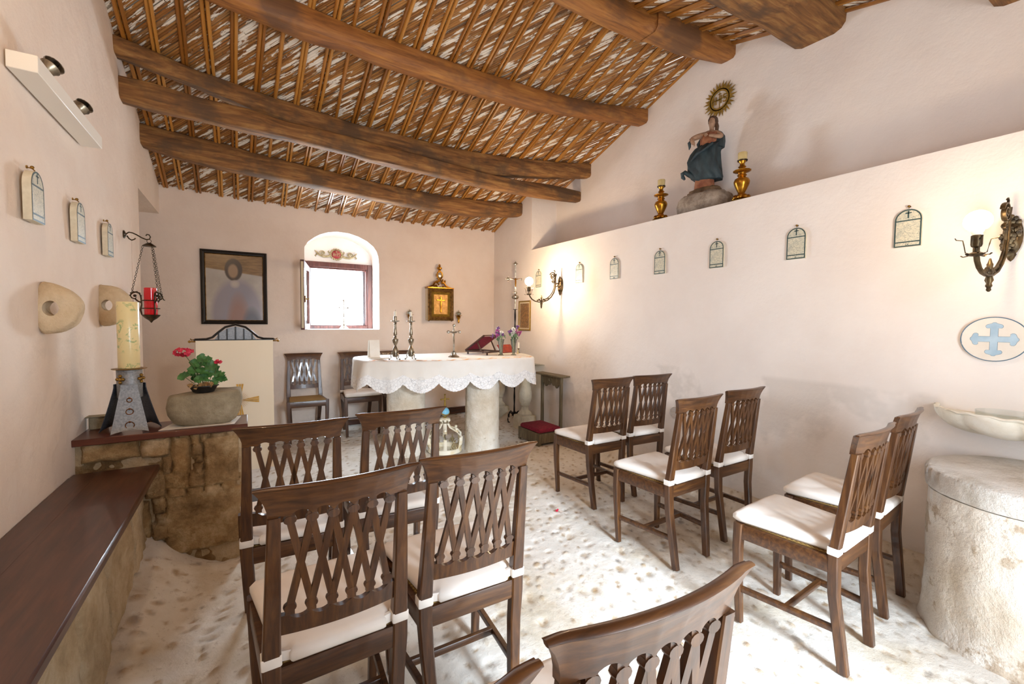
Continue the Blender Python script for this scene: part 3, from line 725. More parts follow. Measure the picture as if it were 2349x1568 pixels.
ROOM = lambda x, y: (x, y, 0)
CH_ = [  # x, y, rot, label, group
    ('A', 2.20, 2.23, -.017, 'honey-lit lattice-back chair facing the altar, aisle side of the frontmost right-hand pair'),
    ('B', 2.617, 2.239, -.06, 'lattice-back chair facing the altar, wall side of the frontmost right-hand pair'),
    ('C', 2.063, 1.447, .02, 'lattice-back chair with white cushion, aisle side of the middle right-hand pair'),
    ('D', 2.569, 1.493, 0, 'lattice-back chair by the right wall vent, wall side of the middle right-hand pair'),
    ('E', 2.024, .675, .05, 'sunlit lattice-back chair with buttoned white cushion, aisle side of the nearest right-hand pair'),
    ('F', 2.555, .73, .08, 'lattice-back chair squeezed between another chair and the thick plastered column'),
    ('G', .150, 1.831, -.032, 'dark lattice-back chair in front of the stone counter, left of the front left-hand pair'),
    ('H', .580, 1.862, -.05, 'lattice-back chair of the front left-hand pair, before the gilded crown'),
    ('I', .203, 1.146, .023, 'large near lattice-back chair with strapped cushion, left of the second left-hand pair'),
    ('J', .607, 1.168, -.016, 'near lattice-back chair against the bright floor, aisle side of the second left-hand pair'),
    ('K', .503, .411, -.07, 'chair back cut off by the bottom edge, its lattice partly showing'),
    ('L', .085, .400, .02, 'chair of which only a crest tip shows at the bottom edge'),
]
CG = 'lattice-back chairs in rows facing the altar'
proto = None
for k_, x, y, rz, lab in CH_:
    if proto is None: proto = make_chair(lab, True, CG); o = proto
    else: o = copy_tree(proto); o['label'] = lab
    o.location = ROOM(x, y); o.rotation_euler = (0, 0, rz)
BG = 'lattice-back chairs against the altar wall'
bare = make_chair('dark lattice-back chair with bare rush seat against the altar wall', False, BG)
bare.location = (.555, 5.395, .012); bare.rotation_euler = (0, 0, PI-.01)
o = copy_tree(proto); o['label'] = 'cushioned chair against the altar wall beside the rush-seat chair, under the window'; o['group'] = BG
o.location = (1.115, 5.40, .012); o.rotation_euler = (0, 0, PI)
o = copy_tree(proto); o['label'] = 'chair against the altar wall hidden behind the altar cloth, only its crest showing'; o['group'] = BG
o.location = (1.60, 5.40, .012); o.rotation_euler = (0, 0, PI)
# ------------------------------------------------------------------ left side: bench, stone counter, things on it
# rubble masonry under the counter
def rubble():
    R = [(240, 492, 950, 640), (972, 425, 1330, 612), (1352, 395, 1572, 850), (1600, 470, 1722, 610), (1745, 400, 2190, 930), (1640, 612, 1722, 692), (1618, 735, 1712, 830), (1240, 655, 1345, 850), (1250, 860, 1590, 1010),
         (620, 450, 800, 480), (830, 415, 1000, 440), (450, 465, 570, 495), (330, 470, 450, 515), (1580, 350, 1690, 460), (1700, 350, 1800, 430), (1830, 330, 2010, 390), (1345, 360, 1440, 400), (1450, 350, 1560, 385), (2020, 310, 2150, 380), (1100, 385, 1240, 410)]
    R = [(140+a/5.339, 930+b_/5.339, 140+c/5.339, 930+d/5.339) for a, b_, c, d in R]
    R += [(378, 1140, 560, 1240), (349, 1144, 378, 1176), (353, 1182, 392, 1206), (346, 1208, 390, 1236), (428, 1119, 465, 1139), (467, 1112, 508, 1132), (509, 1104, 540, 1123), (295, 1160, 343, 1260), (330, 1090, 380, 1140), (385, 1122, 425, 1138), (296, 1090, 325, 1150), (545, 1060, 560, 1130), (400, 1075, 430, 1118), (435, 1085, 470, 1115), (505, 1075, 545, 1103)]
    W = []
    rnd = random.Random(5)
    for a, b_, c, d in R:
        p = at(a, b_, 1, 2.77); q = at(c, d, 1, 2.77); W.append((p.x, q.x, q.z, p.z, rnd.choice([(.92, .86, .78), (1, .97, .9), (1.05, 1, .93), (.86, .82, .76), (1, .93, .8)]), rnd.random()))
    x0, x1, z0, z1 = XL-.02, -.025, -.02, .705; nx, nz_ = 150, 160
    vs, cols = [], []
    for j in range(nz_+1):
        for i in range(nx+1):
            x = x0+(x1-x0)*i/nx; z = z0+(z1-z0)*j/nz_
            wx = x+.012*nz((x*16, 1, z*16)); wz = z+.012*nz((x*16, 7, z*16))
            best = 9; bc = None
            for (a, c, d, e, col, h) in W:
                dx = max(a-wx, 0, wx-c); dz = max(d-wz, 0, wz-e); dd = math.hypot(dx, dz)
                if dd == 0: dd = -min(wx-a, c-wx, wz-d, e-wz)
                if dd < best: best = dd; bc = (col, h)
            if best < 0: hgt = .016*min(1, (-best/.014)**.6)+.012*bc[1]; col = bc[0]
            else: hgt = -.012*min(1, best/.008); t = min(1, best/.012); col = tuple(k*(1-t)+m*t for k, m in zip(bc[0], (.62, .55, .46)))
            hgt += .006*nz((x*30, 3, z*30))+.012*nz((x*8, 5, z*8))
            if x > -.10: hgt -= .35*(x+.10)**2/.075*1.6
            vs.append((x, 2.79-hgt, z)); cols.append(col)
    b = B(); fs = [(j*(nx+1)+i, j*(nx+1)+i+1, (j+1)*(nx+1)+i+1, (j+1)*(nx+1)+i) for j in range(nz_) for i in range(nx)]
    b.add(vs, fs); o = b.build('stone_counter', 'rubble', angle=60)
    a = o.data.attributes.new('tint', 'FLOAT_COLOR', 'POINT'); a.data.foreach_set('color', [k for c in cols for k in (*c, 1)])
    b = B().box(XL-.02, -.03, 2.80, 3.02, -.02, .704); c = b.build('core', 'bench_stone', o, smooth=False)
    a = c.data.attributes.new('tint', 'FLOAT_COLOR', 'POINT')
    tag(o, 'low rubble stone wall of irregular blocks carrying the brown wooden shelf board', 'stone wall')
rubble()
b = B().bbox(XL+.002, .002, 2.755, 3.035, .705, .737, .003)
tag(b.build('shelf_board', 'shelf_wood'), 'reddish brown wooden board on top of the rubble stone wall', 'shelf')
b = B().bbox(XL+.003, -.378, .55, 2.757, .545, .578, .006).bbox(XL+.004, -.60, .55, 2.7, .5775, .5785, .0003)
bench = thing('wall_bench', 'long bench with reddish brown wooden seat on a plastered stone base, left wall', 'bench'); b.build('seat_board', 'bench_wood', bench)
b = B()
def bf(u, v):
    y = .55+(2.76-.55)*(u+1)/2; z = -.02+.563*v
    cr = 0
    for yc in (1.35, 1.78, 2.12, 2.5): cr -= .03*math.exp(-((y-yc-.02*nz((3, y, z*9)))/.012)**2)*(1 if nz((yc*7, 1, z*5)) > -.25 else .2)
    return (-.432+.018*nz((1, y*4, z*5))+.008*nz((1, y*22, z*22))+cr-.02*v, y, z)
b.slab(160, 30, bf, lambda u, v: (-.24, 0, 0)); b.build('stone_base', 'bench_stone', bench)
# paschal candle stand
cx, cy = -.508, 2.90; Z0 = .738
st = thing('paschal_candle_stand', 'riveted grey steel stand with flared legs and brass rings on the wooden board', 'candle stand', (cx, cy, Z0))
b = B().lathe([(.050, .165), (.051, .168), (.052, .305), (.050, .308), (.005, .308)], n=28); b.build('collar', 'steel_grey', st)
b = B().lathe([(.004, .307), (.070, .310), (.071, .313), (.004, .314)], n=32); b.build('drip_plate', 'brass', st)
def lprof(v): return .100-.046*min(1, v*1.12)**.75, (.072-.040*min(1, v*1.05))
for k in range(3):
    a = -PI/2+.12+k*2*PI/3; ca, sa = math.cos(a), math.sin(a)
    def lf(u, v, ca=ca, sa=sa):
        z = .235*v; r, w = lprof(v); z2 = z+(.014*(1-u*u) if v == 0 else 0)
        return (ca*r-sa*u*w, sa*r+ca*u*w, z2)
    b = B().slab(8, 12, lf, lambda u, v, ca=ca, sa=sa: (-.004*ca, -.004*sa, 0)); lg = b.build('leg', 'steel_grey' if k == 0 else 'steel_shaded', st)  # same steel throughout; legs facing away have shade put into their colour
    for (z, rr) in ((.052, .017), (.115, .014), (.168, .010)):
        r = lprof(z/.235)[0]+.005; b = B()
        b.tube([(ca*r-sa*rr*math.cos(t), sa*r+ca*rr*math.cos(t), z-rr*.9+rr*math.sin(t)) for t in [i*2*PI/16 for i in range(17)]], .0023, 6)
        b.sphere((ca*r, sa*r, z+.001), .005, 8, 5); b.build('ring', 'copper', lg)
for a in (-PI/2-.55, -PI/2+1.15):
    c_, s_ = math.cos(a), math.sin(a); b = B(); r = .054
    for u, v in ((0, 0), (.014, 0), (-.014, 0), (0, .016), (0, -.016)): b.sphere((c_*r-s_*u, s_*r+c_*u, .262+v), .0085, 8, 6)
    b.build('rosette', 'brass', st)
b = B().lathe([(.005, 0), (.043, 0), (.044, .002), (.044, .332), (.042, .335), (.004, .335)], n=32)
o = b.build('paschal_candle', 'paschal_wax'); o.location = (cx, cy, Z0+.315); tag(o, 'tall thick cream candle painted with a green figure, on the grey steel stand', 'candle')
b = B().bbox(-.05, .045, -.03, .03, .062, .068, .002).bbox(-.04, .03, -.022, .022, 0, .062)
o = b.build('incense_block', 'trough_stone', smooth=False); o.location = (-.645, 2.992, Z0); tag(o, 'small block with a thin dark top behind the steel candle stand', 'block')
# paper mat, stone trough, geranium
b = B(); P = [(-.385, 2.79), (-.06, 2.785), (-.03, 2.99), (-.335, 2.985)]
b.rings([[(x, y, z) for x, y in P] for z in (.7375, .7390)]); tag(b.build('paper_mat', 'paper', smooth=False), 'white cloth mat under the grey stone trough', 'mat')
b = B(); rs = []
for i, (r, z) in enumerate([(.68, 0), (.86, .018), (.98, .06), (1.03, .11), (1.0, .155), (.97, .168), (.80, .172), (.3, .166), (.02, .166)]):
    rg = []
    for j in range(48):
        t = 2*PI*j/48; c_, s_ = math.cos(t), math.sin(t); q = 3.2; k = (abs(c_)**q+abs(s_)**q)**(-1/q)
        x, y = .166*r*k*c_, .098*r*k*s_; j_ = 1+.06*nz((x*9, y*9, z*9))
        zz = z+(.012*(x/.166) if z > .1 else 0)+.006*nz((x*14, y*14, z*5+3))
        rg.append((x*j_, y*j_, zz))
    rs.append(rg)
b.rings(rs); o = b.build('stone_trough', 'trough_stone', angle=70); o.location = (-.190, 2.885, .7395); o.rotation_euler = (0, 0, -.05)
tag(o, 'rough grey stone block standing on the wooden board, holding the geranium pot', 'stone block')
g = thing('potted_geranium', 'geranium with two red flower heads in a black pot on the grey stone', 'potted plant', (-.200, 2.885, .9075))
b = B().lathe([(.035, 0), (.042, .003), (.055, .03), (.061, .034), (.061, .038), (.053, .037), (.045, .022), (.003, .022)], n=24, sx=1.15, sy=.85); b.build('pot', 'black_plastic', g)
rnd = random.Random(21); bl, bs, bd = B(), B(), B()
def leafblade(b, c, r, nrm, seed):
    nrm = Vector(nrm).normalized(); a = nrm.orthogonal().normalized(); d = nrm.cross(a); c = Vector(c); n_ = 20
    ring = []
    for i in range(n_):
        t = 2*PI*i/n_+seed; q = r*(1+.10*math.cos(5*t)+.05*math.cos(10*t))*(1 if i else .55)
        ring.append(c+a*q*math.cos(t)+d*q*math.sin(t)+nrm*(.16*r*math.cos(3*t)))
    mid = [c+(p-c)*.5-nrm*.12*r for p in ring]
    b.add([c-nrm*.18*r]+mid+ring+[c-nrm*(.18*r+.0008)], [(0, 1+i, 1+(i+1) % n_) for i in range(n_)]+[(1+i, 1+n_+i, 1+n_+(i+1) % n_, 1+(i+1) % n_) for i in range(n_)])
LV = [(-.085, 0, .075, .030), (-.04, -.01, .105, .03), (-.035, 0, .14, .026), (-.005, .01, .165, .026), (.02, 0, .16, .022), (.035, -.01, .125, .030), (.0, -.02, .10, .03), (.045, -.01, .085, .028), (.01, -.03, .065, .028), (.075, .0, .065, .026), (.09, -.01, .045, .020), (.05, -.02, .04, .022), (-.02, -.035, .055, .022), (.055, .01, .11, .02), (.015, .02, .13, .025), (-.055, .02, .085, .022), (.08, -.01, .078, .02), (-.01, .0, .13, .025), (.03, .03, .1, .026), (-.03, .03, .06, .028)]
for i, (x, y, z, r) in enumerate(LV):
    leafblade(bl, (x, y, z+.02), r, (rnd.uniform(-.5, .5)+x*3, -1.1+rnd.uniform(-.4, .4), .75+rnd.uniform(-.3, .5)), i)
    bs.tube([(x*.2, y*.2+.0, .025), (x*.6, y*.6, (z+.02)*.6), (x, y, z+.016)], .0016, 5)
bs.tube([(-.02, 0, .03), (-.03, -.01, .12), (-.055, -.02, .17), (-.075, -.02, .205)], .002, 6).tube([(.03, 0, .03), (.055, -.01, .1), (.065, -.01, .15)], .0016, 5)
for i in range(10):
    leafblade(bd, (rnd.uniform(-.06, .04), -.035+rnd.uniform(-.02, .01), .03+rnd.random()*.02), .012, (rnd.uniform(-1, 1), -1, rnd.uniform(0, 1)), i)
bl.build('foliage', 'leaf', g, angle=80); bs.build('stem', 'stem', g); bd.build('dry_leaves', 'dry_leaf', g)
for (c, R_, n_) in (((-.085, -.02, .222), .040, 60), ((.068, -.01, .165), .014, 12)):
    b = B()
    for i in range(n_):
        u = Vector((rnd.gauss(0, 1), rnd.gauss(0, .8), rnd.gauss(0, 1))).normalized(); p = Vector(c)+Vector((u.x*R_*1.15, u.y*R_, u.z*R_*.62))*rnd.uniform(.6, 1)
        leafblade(b, p, .0085+rnd.random()*.003, u+Vector((rnd.uniform(-.4, .4), -.4, 0)), i)
    b.build('flower_head', 'petal_red', g, angle=80)
# ------------------------------------------------------------------ lectern with banner behind the counter
LY = 3.62
l = thing('banner_lectern', 'dark arched reading stand behind the stone wall, hung with a cream cloth', 'lectern', (-.06, LY, 0))
b = B(); AP = [(-.235, 1.165), (-.17, 1.168), (-.135, 1.18), (-.10, 1.215), (-.06, 1.25), (0, 1.268), (.06, 1.25), (.10, 1.215), (.135, 1.18), (.17, 1.168), (.235, 1.165)]
b.tube([(x, .0, z) for x, z in AP], .0095, 8, .8); b.hbar((-.24, 0, 1.157), (.24, 0, 1.157), .015, .014)
for x in (-.10, -.05, 0, .05, .10):
    zt = 1.255 if x == 0 else 1.238 if abs(x) < .06 else 1.207; b.hbar((x, 0, 1.15), (x+.0001, 0, zt), .008, .008)
b.build('arched_back', 'ebony', l)
b = B().prism([(-.125, 1.16), (.125, 1.16), (.095, 1.21), (.05, 1.243), (0, 1.255), (-.05, 1.243), (-.095, 1.21)], lambda x, z, k: (x, .004+.004*k, z)); b.build('mesh_panel', 'steel_grey', l, smooth=False)
b = B().bbox(-.02, .02, -.01, .03, .02, 1.15).bbox(-.2, .2, -.14, .16, 0, .025); b.build('post', 'ebony', l)
b = B()
def cf(u, v): x = u*.228; z = 1.158-.93*v; return (x, -.022-.004*math.sin(u*7)*v-.06*0, z)
b.slab(40, 24, cf, lambda u, v: (0, .0015, 0)); cl = b.build('hanging_cloth', 'banner_cloth', l)
b = B(); C_ = (.02, .735)
for a in (0, PI/2, PI, 3*PI/2):
    for s in (-1, 0, 1):
        ca, sa = math.cos(a), math.sin(a); q0, q1 = .018, .115 if a != 3*PI/2 else .11
        P = [(q0, s*.004-.001), (q1, s*.016-.006), (q1, s*.016+.006), (q0, s*.004+.001)]
        b.prism([(C_[0]+u*ca-v*sa, C_[1]+u*sa+v*ca) for u, v in P], lambda x, z, k: (x, -.0285+.003*k, z))
for i in range(28):
    a = 2*PI*i/28; b.prism([(C_[0]+q*math.cos(a)-w*math.sin(a), C_[1]+q*math.sin(a)+w*math.cos(a)) for q, w in ((.01, -.0004), (.055, -.0004), (.055, .0004), (.01, .0004))], lambda x, z, k: (x, -.0285+.003*k, z))
b.build('embroidered_cross', 'gold_thread', cl, smooth=False)
b = B().tube([(-.262, -.012, 1.152), (.262, -.012, 1.152)], .0045, 8)
for s in (-1, 1): b.sphere((s*.262, -.012, 1.152), .009, 8, 6).tube([(s*.235, -.0, 1.165), (s*.25, -.004, 1.162), (s*.258, -.004, 1.172)], .004, 6)
b.build('rod', 'brass', l)
# ------------------------------------------------------------------ left wall
def plaque_mesh(t, w, h, th, scene='tile_scene', txt=None, hook='brass'):
    r = w/2; zs_ = h-r
    def outline(k): return [(-w/2+k, k), (w/2-k, k)]+arc(0, zs_, r-k, 0, PI, 14)
    b = B().prism(outline(0), lambda x, z, k: (x, -th*k, z)); body = b.build('tile', 'tile_clay', t, smooth=False)
    b = B().prism([(x, z) for x, z in outline(.004)], lambda x, z, k: (x, -th-.0006*k, z)); b.build('painted_scene', scene, t, smooth=False)
    b = B(); o1, o2 = outline(.001), outline(.007); n_ = len(o1)
    b.add([(x, -th-.0012, z) for x, z in o1]+[(x, -th-.0012, z) for x, z in o2], [(i, (i+1) % n_, (i+1) % n_+n_, i+n_) for i in range(n_)])
    for z in (.026, h*.70): b.box(-w/2+.003, w/2-.003, -th-.0014, -th-.0006, z-.003, z+.003)
    # small cross in the arch
    b.box(-.003, .003, -th-.0014, -th-.0006, h*.76, h*.76+.040).box(-.013, .013, -th-.0014, -th-.0006, h*.76+.024, h*.76+.030)
    if txt:
        vs, fs = text_mesh(txt, .017, .0002); i0 = len(b.v); b.add([(v.x-.0, -th-.0014-v.z, v.y+.012) for v in vs], fs)
    b.build('painted_lines', 'tile_line', t, smooth=False)
    b = B().lathe([(.001, 0), (.006, 0), (.006, .004), (.001, .004)], (0, 0, h+.014), 10, 1).sphere((0, -.012, h+.014), .0065, 10, 6).tube([(0, 0, h+.012), (0, -.012, h+.010), (0, -th*.8, h+.002)], .0022, 6)
    b.build('hook', hook, t)
LT = [((50, 395), (72, 500), 'cream arched tile picture on the left wall, highest and largest in view'), ((160, 465), None, 'middle one of the three arched tile pictures on the left wall'), ((233, 512), None, 'arched tile picture on the left wall nearest the hanging lamp')]
for i, y in enumerate((2.37, 2.88, 3.41)):
    t = thing('tile_picture', LT[i][2], 'tile picture', (XL+.012, y, 1.665), PI/2, 'arched tile pictures on the left wall'); plaque_mesh(t, .118, .19, .024)
    t.rotation_euler = (0, 0, PI/2)
RT = [(4.355, None, 'arched tile picture on the right wall just beside the far lit bulb'), (3.60, None, 'glazed tile picture on the right wall shining in the far bulb light'), (3.085, 'XIII', 'arched tile picture on the right wall between the shining one and the crucifixion one'),
      (2.545, 'XII', 'arched tile picture on the right wall painted with a crucifixion'), (2.016, 'XI', 'arched tile picture on the right wall under the statue rock'), (1.46, 'X', 'arched tile picture on the right wall right of the one below the statue'), (.904, 'IX', 'nearest and largest arched tile picture on the right wall, left of the near sconce')]
for i, (y, txt, lab) in enumerate(RT):
    t = thing('tile_picture', lab, 'tile picture', (XR, y, 1.727), -PI/2, 'arched tile pictures on the right wall'); plaque_mesh(t, .114, .20, .012, txt=txt)
# spotlight beam box
bx = thing('spotlight_box', 'white box batten carrying two small spotlights high on the left wall', 'light fixture', (XL, 0, 0))
b = B().bbox(.004, .085, 2.245, 3.06, 2.175, 2.235, .002); b.build('housing', 'white_lacquer', bx)
for y in (2.42, 2.80):
    b = B().lathe([(.006, 0), (.012, .004), (.030, .022), (.037, .042), (.040, .045), (.035, .045), (.004, .02)], n=18)
    b.xf(Matrix.Translation((.050, y, 2.252)) @ Matrix.Scale(.82, 4) @ Matrix.Rotation(.5, 4, 'Y') @ Matrix.Rotation(-.45, 4, 'X')); s = b.build('spotlight', 'pewter', bx)
    b = B().tube([(.060, y-.03, 2.236), (.060, y-.038, 2.27), (.060, y, 2.258), (.060, y+.038, 2.27), (.060, y+.03, 2.236)], .002, 5); b.build('bracket', 'black_iron', s)
    b = B().lathe([(.001, .038), (.034, .038), (.034, .041), (.001, .041)], n=16); b.xf(Matrix.Translation((.060, y, 2.262)) @ Matrix.Rotation(.5, 4, 'Y') @ Matrix.Rotation(-.45, 4, 'X')); b.build('lens', 'chrome', s)
# pierced half discs of stone standing out of the wall
for y, z, rr, lab in ((2.50, 1.342, .104, 'pierced round stone set into the left wall, nearer the camera'), (3.34, 1.378, .118, 'pierced round stone in the left wall, half hidden by the painted candle')):
    b = B(); n_ = 40; rs = []; hz = .034; hx = .022
    th = .085
    for (k_, yy) in ((0, -th/2), (.35, -th/2-.004), (.8, -th/2), (.96, -th/2+.010), (1, -th/2+.03), (1.0, th/2-.02), (.9, th/2), (0, th/2)):
        rg = []
        for j in range(n_):
            t = 2*PI*j/n_; c_, s_ = math.cos(t), math.sin(t)
            ox = (rr*1.05*c_ if c_ > 0 else .03*c_)*(1+.06*nz((c_*1.6+y, s_*1.6, 2))); oz = rr*s_*(1+.05*nz((c_*2+y, s_*2, 5)))
            q = .024; ix, iz = hx+q*c_, hz*s_*.9
            x_, z_ = ix+(ox-ix)*k_, iz+(oz-iz)*k_
            rg.append((x_, yy+.006*nz((x_*20, y, z_*20))*(k_ > 0), z_))
        rs.append(rg)
    rs.append(rs[0]); b.rings(rs, cap=False); o = b.build('pierced_stone', 'millstone', angle=60); o.location = (XL+.012, y, z); tag(o, lab, 'wall stone')
# hanging sanctuary lamp
HX, HY = -.563, 3.93
h = thing('hanging_lamp', 'red glass sanctuary lamp hanging by three chains from a curled iron bracket', 'lamp', (XL, HY, 0))
dx = HX-XL
b = B().lathe([(.001, 0), (.026, 0), (.028, .004), (.022, .008), (.01, .012), (.001, .012)], (0.003, 0, 1.875), 14, 0)
pts = [(.0, 1.872), (.015, 1.868), (.03, 1.884), (.045, 1.892), (.07, 1.890), (.10, 1.880), (.14, 1.862), (.175, 1.852), (.2, 1.856), (.208, 1.872), (.198, 1.886), (.182, 1.888), (.172, 1.878)]
b.tube([(x*.70, 0, z) for x, z in pts], .0042, 8).tube([(.02, 0, 1.868), (.032, 0, 1.848), (.045, 0, 1.840), (.060, 0, 1.848), (.065, 0, 1.856)], .0042, 8)
b.build('bracket', 'iron_bronze', h)
b = B().tube([(dx+.012*math.cos(t), .0, 1.842+.013*math.sin(t)) for t in [i*2*PI/12 for i in range(13)]], .002, 5)
b.lathe([(.001, 1.832), (.012, 1.830), (.036, 1.812), (.040, 1.806), (.001, 1.806)], (dx, 0, 0), 20); b.build('canopy', 'iron_bronze', h)
ZB_ = 1.475
for k in range(3):
    a = -PI/2+.55+k*2*PI/3+PI/3*0; p0 = Vector((dx+.034*math.cos(a), .034*math.sin(a), 1.806)); p1 = Vector((dx+.100*math.cos(a), .100*math.sin(a), ZB_+.01)); b = B(); n_ = 22
    for i in range(n_):
        c = p0.lerp(p1, (i+.5)/n_); d = (p1-p0)/n_*.62; w = Vector((math.cos(a+PI/2), math.sin(a+PI/2), 0))*.0065 if i % 2 else Vector((math.cos(a), math.sin(a), 0))*.0055
        b.tube([c+d*math.sin(t)+w*math.cos(t) for t in [q*2*PI/8 for q in range(9)]], .0014, 4)
    b.build('chain', 'iron_bronze', h)
    b = B(); ca, sa = math.cos(a), math.sin(a); P = lambda r, z: (dx+r*ca, r*sa, z)
    b.tube([P(.052, ZB_-.03), P(.054, ZB_-.01), P(.062, ZB_+.006), P(.08, ZB_+.012), P(.1, ZB_+.004), P(.108, ZB_-.016), P(.1, ZB_-.03), P(.085, ZB_-.034), P(.076, ZB_-.026)], [.004, .005, .006, .006, .006, .005, .005, .004, .003], 6)
    b.sphere(P(.084, ZB_-.014), .010, 8, 6).tube([P(.108, ZB_-.016), P(.122, ZB_-.034), P(.132, ZB_-.036)], .004, 5).tube([P(.085, ZB_-.034), P(.07, ZB_-.05), P(.05, ZB_-.06)], .005, 6)
    b.tube([P(.052, ZB_-.03), P(.050, ZB_-.075), P(.057, ZB_-.11), P(.050, ZB_-.145)], [.0045, .004, .006, .004], 6)
    for q in range(6): t = q/5*PI; b.sphere(P(.082+.030*math.cos(t), ZB_-.012+.028*math.sin(t)), .0045, 6, 4)
    b.build('scroll_arm', 'iron_bronze', h)
b = B()
for z in (ZB_-.045, ZB_-.1): b.tube([(dx+.049*math.cos(t), .049*math.sin(t), z) for t in [i*2*PI/20 for i in range(21)]], .0035, 6)
b.lathe([(.050, ZB_-.143), (.053, ZB_-.147), (.047, ZB_-.155), (.033, ZB_-.170), (.016, ZB_-.182), (.010, ZB_-.188), (.006, ZB_-.195), (.001, ZB_-.20)], (dx, 0, 0), 20); b.build('cage', 'iron_bronze', h)
b = B().lathe([(.037, ZB_-.144), (.038, ZB_-.142), (.038, ZB_+.042), (.036, ZB_+.044), (.034, ZB_+.034), (.001, ZB_+.032)], (dx, 0, 0), 24); b.build('red_glass', 'red_glass', h)
# ------------------------------------------------------------------ back wall
p = thing('framed_picture', 'large devotional portrait of a robed figure in a black frame on the back wall', 'picture', (-.088, YB, 1.637))
b = B(); W2, H2 = .297, .384
def mframe(b, w, hh, t, d0, d1, y=0):
    prof = [(0, 0), (0, d0), (t*.3, d1), (t*.55, d0), (t*.8, d0*.8), (t, d0*.3), (t, 0)]; rs = []
    for sx, sz in ((-1, -1), (1, -1), (1, 1), (-1, 1)): rs.append([(sx*(w-q), y-e, sz*(hh-q)) for q, e in prof])
    rs.append(rs[0]); b.rings(rs, cap=False)
mframe(b, W2, H2, .040, .018, .028); b.build('frame', 'ebony', p, angle=25)
b = B(); mframe(b, W2-.038, H2-.038, .008, .012, .014); b.build('gilt_slip', 'gilt_old', p, angle=25)
b = B().box(-W2+.03, W2-.03, -.008, -.004, -H2+.03, H2-.03); b.build('print', 'picture_print', p, smooth=False)
# carved ornament with IHS above the window
o_ = thing('carved_ornament', 'silvered carved scroll ornament with a red IHS shield above the window', 'ornament', (.985, YW, 2.125))
b = B()
for s in (-1, 1):
    b.tube([(s*.06, -.012, -.01), (s*.10, -.016, -.03), (s*.15, -.016, -.035), (s*.195, -.014, -.02), (s*.225, -.012, .01), (s*.25, -.01, .035)], [.012, .014, .013, .012, .010, .003], 8)
    b.tube([(s*.16+.035*s*math.cos(t)*(1-t/9), -.018, .005+.032*math.sin(t)*(1-t/9)) for t in [i*.5 for i in range(14)]], .007, 6)
    for i in range(5): t = i*2*PI/5; b.sphere((s*.16+.013*math.cos(t), -.022, .003+.013*math.sin(t)), .008, 6, 4, (1, .6, 1))
    b.tube([(s*.225, -.012, -.01), (s*.245, -.012, -.03), (s*.235, -.012, -.045)], [.01, .008, .002], 6).tube([(s*.08, -.014, .01), (s*.095, -.014, .03), (s*.085, -.014, .045)], [.01, .008, .003], 6)
for i in range(16):
    t = 2*PI*i/16; b.sphere((.068*math.cos(t), -.018, .062*math.sin(t)), .015, 8, 5, (1, .6, 1))
b.build('scrollwork', 'carved_gilt', o_)
b = B().lathe([(.001, -.03), (.035, -.028), (.056, -.016), (.058, 0), (.001, 0)], axis=1, sx=1.1); b.build('shield', 'carved_red', o_)
vs, fs = text_mesh('IHS', .062, .002); b = B().add([(v.x, -.033-v.z, v.y-.006) for v in vs], fs).box(-.002, .002, -.036, -.030, .012, .044).box(-.011, .011, -.036, -.030, .030, .034); b.build('monogram', 'carved_gilt', o_, smooth=False)
# crucifix candelabrum on the sill
c = thing('sill_crucifix', 'small silver cross on a round foot standing on the window sill', 'crucifix', (1.05, 5.74, zs+.003))
b = B().lathe([(.055, 0), (.056, .006), (.05, .012), (.03, .03), (.015, .045), (.009, .06), (.013, .075), (.009, .09), (.008, .14), (.014, .15), (.008, .16), (.006, .20)], n=20); b.build('foot', 'silver', c)
b = B().box(-.006, .006, -.004, .004, .19, .35).box(-.05, .05, -.004, .004, .255, .267)
for x, z in ((-.05, .261), (.05, .261), (0, .35)): b.sphere((x, 0, z), .012, 8, 6, (1, .5, 1))
b.sphere((0, -.006, .262), .009, 8, 6).tube([(0, -.006, .26), (0, -.007, .21)], .006, 6); b.build('cross', 'silver', c)
# tabernacle
t = thing('tabernacle', 'gilt framed wall tabernacle with a cross on its door and a carved crown above', 'tabernacle', (2.195, YB, 1.525))
b = B().bbox(-.175, .175, -.10, 0, -.208, .208, .004); b.build('case', 'mat_card', t)
b = B(); 
def mf(b, w, hh, tt, d0, d1, y): 
    prof = [(0, 0), (0, d0), (tt*.4, d1), (tt*.7, d0), (tt, d0*.4), (tt, 0)]; rs = [[(sx*(w-q), y-e, sz*(hh-q)) for q, e in prof] for sx, sz in ((-1, -1), (1, -1), (1, 1), (-1, 1))]; rs.append(rs[0]); b.rings(rs, cap=False)
mf(b, .180, .213, .03, .012, .022, -.10); mf(b, .15, .183, .022, .014, .024, -.10); b.build('outer_moulding', 'gilt_old', t, angle=25)
b = B(); mf(b, .128, .161, .02, .010, .018, -.10); mf(b, .108, .141, .014, .006, .01, -.10); b.build('inner_moulding', 'gilt_matte', t, angle=25)
b = B().box(-.095, .095, -.104, -.10, -.128, .128); dr = b.build('door', 'gilt_door', t, smooth=False)
b = B().bbox(-.010, .010, -.116, -.104, -.105, .10, .003).bbox(-.06, .06, -.1155, -.104, .045, .066, .003); b.build('door_cross', 'gilt', dr)
for s in (-1, 1): B().bbox(s*.16-.01, s*.16+.01, -.10, -.08, -.222, -.208).build('foot', 'dark_wood', t)
b = B().hbar((-.182, -.06, .216), (.182, -.06, .216), .12, .014)
rnd = random.Random(2)
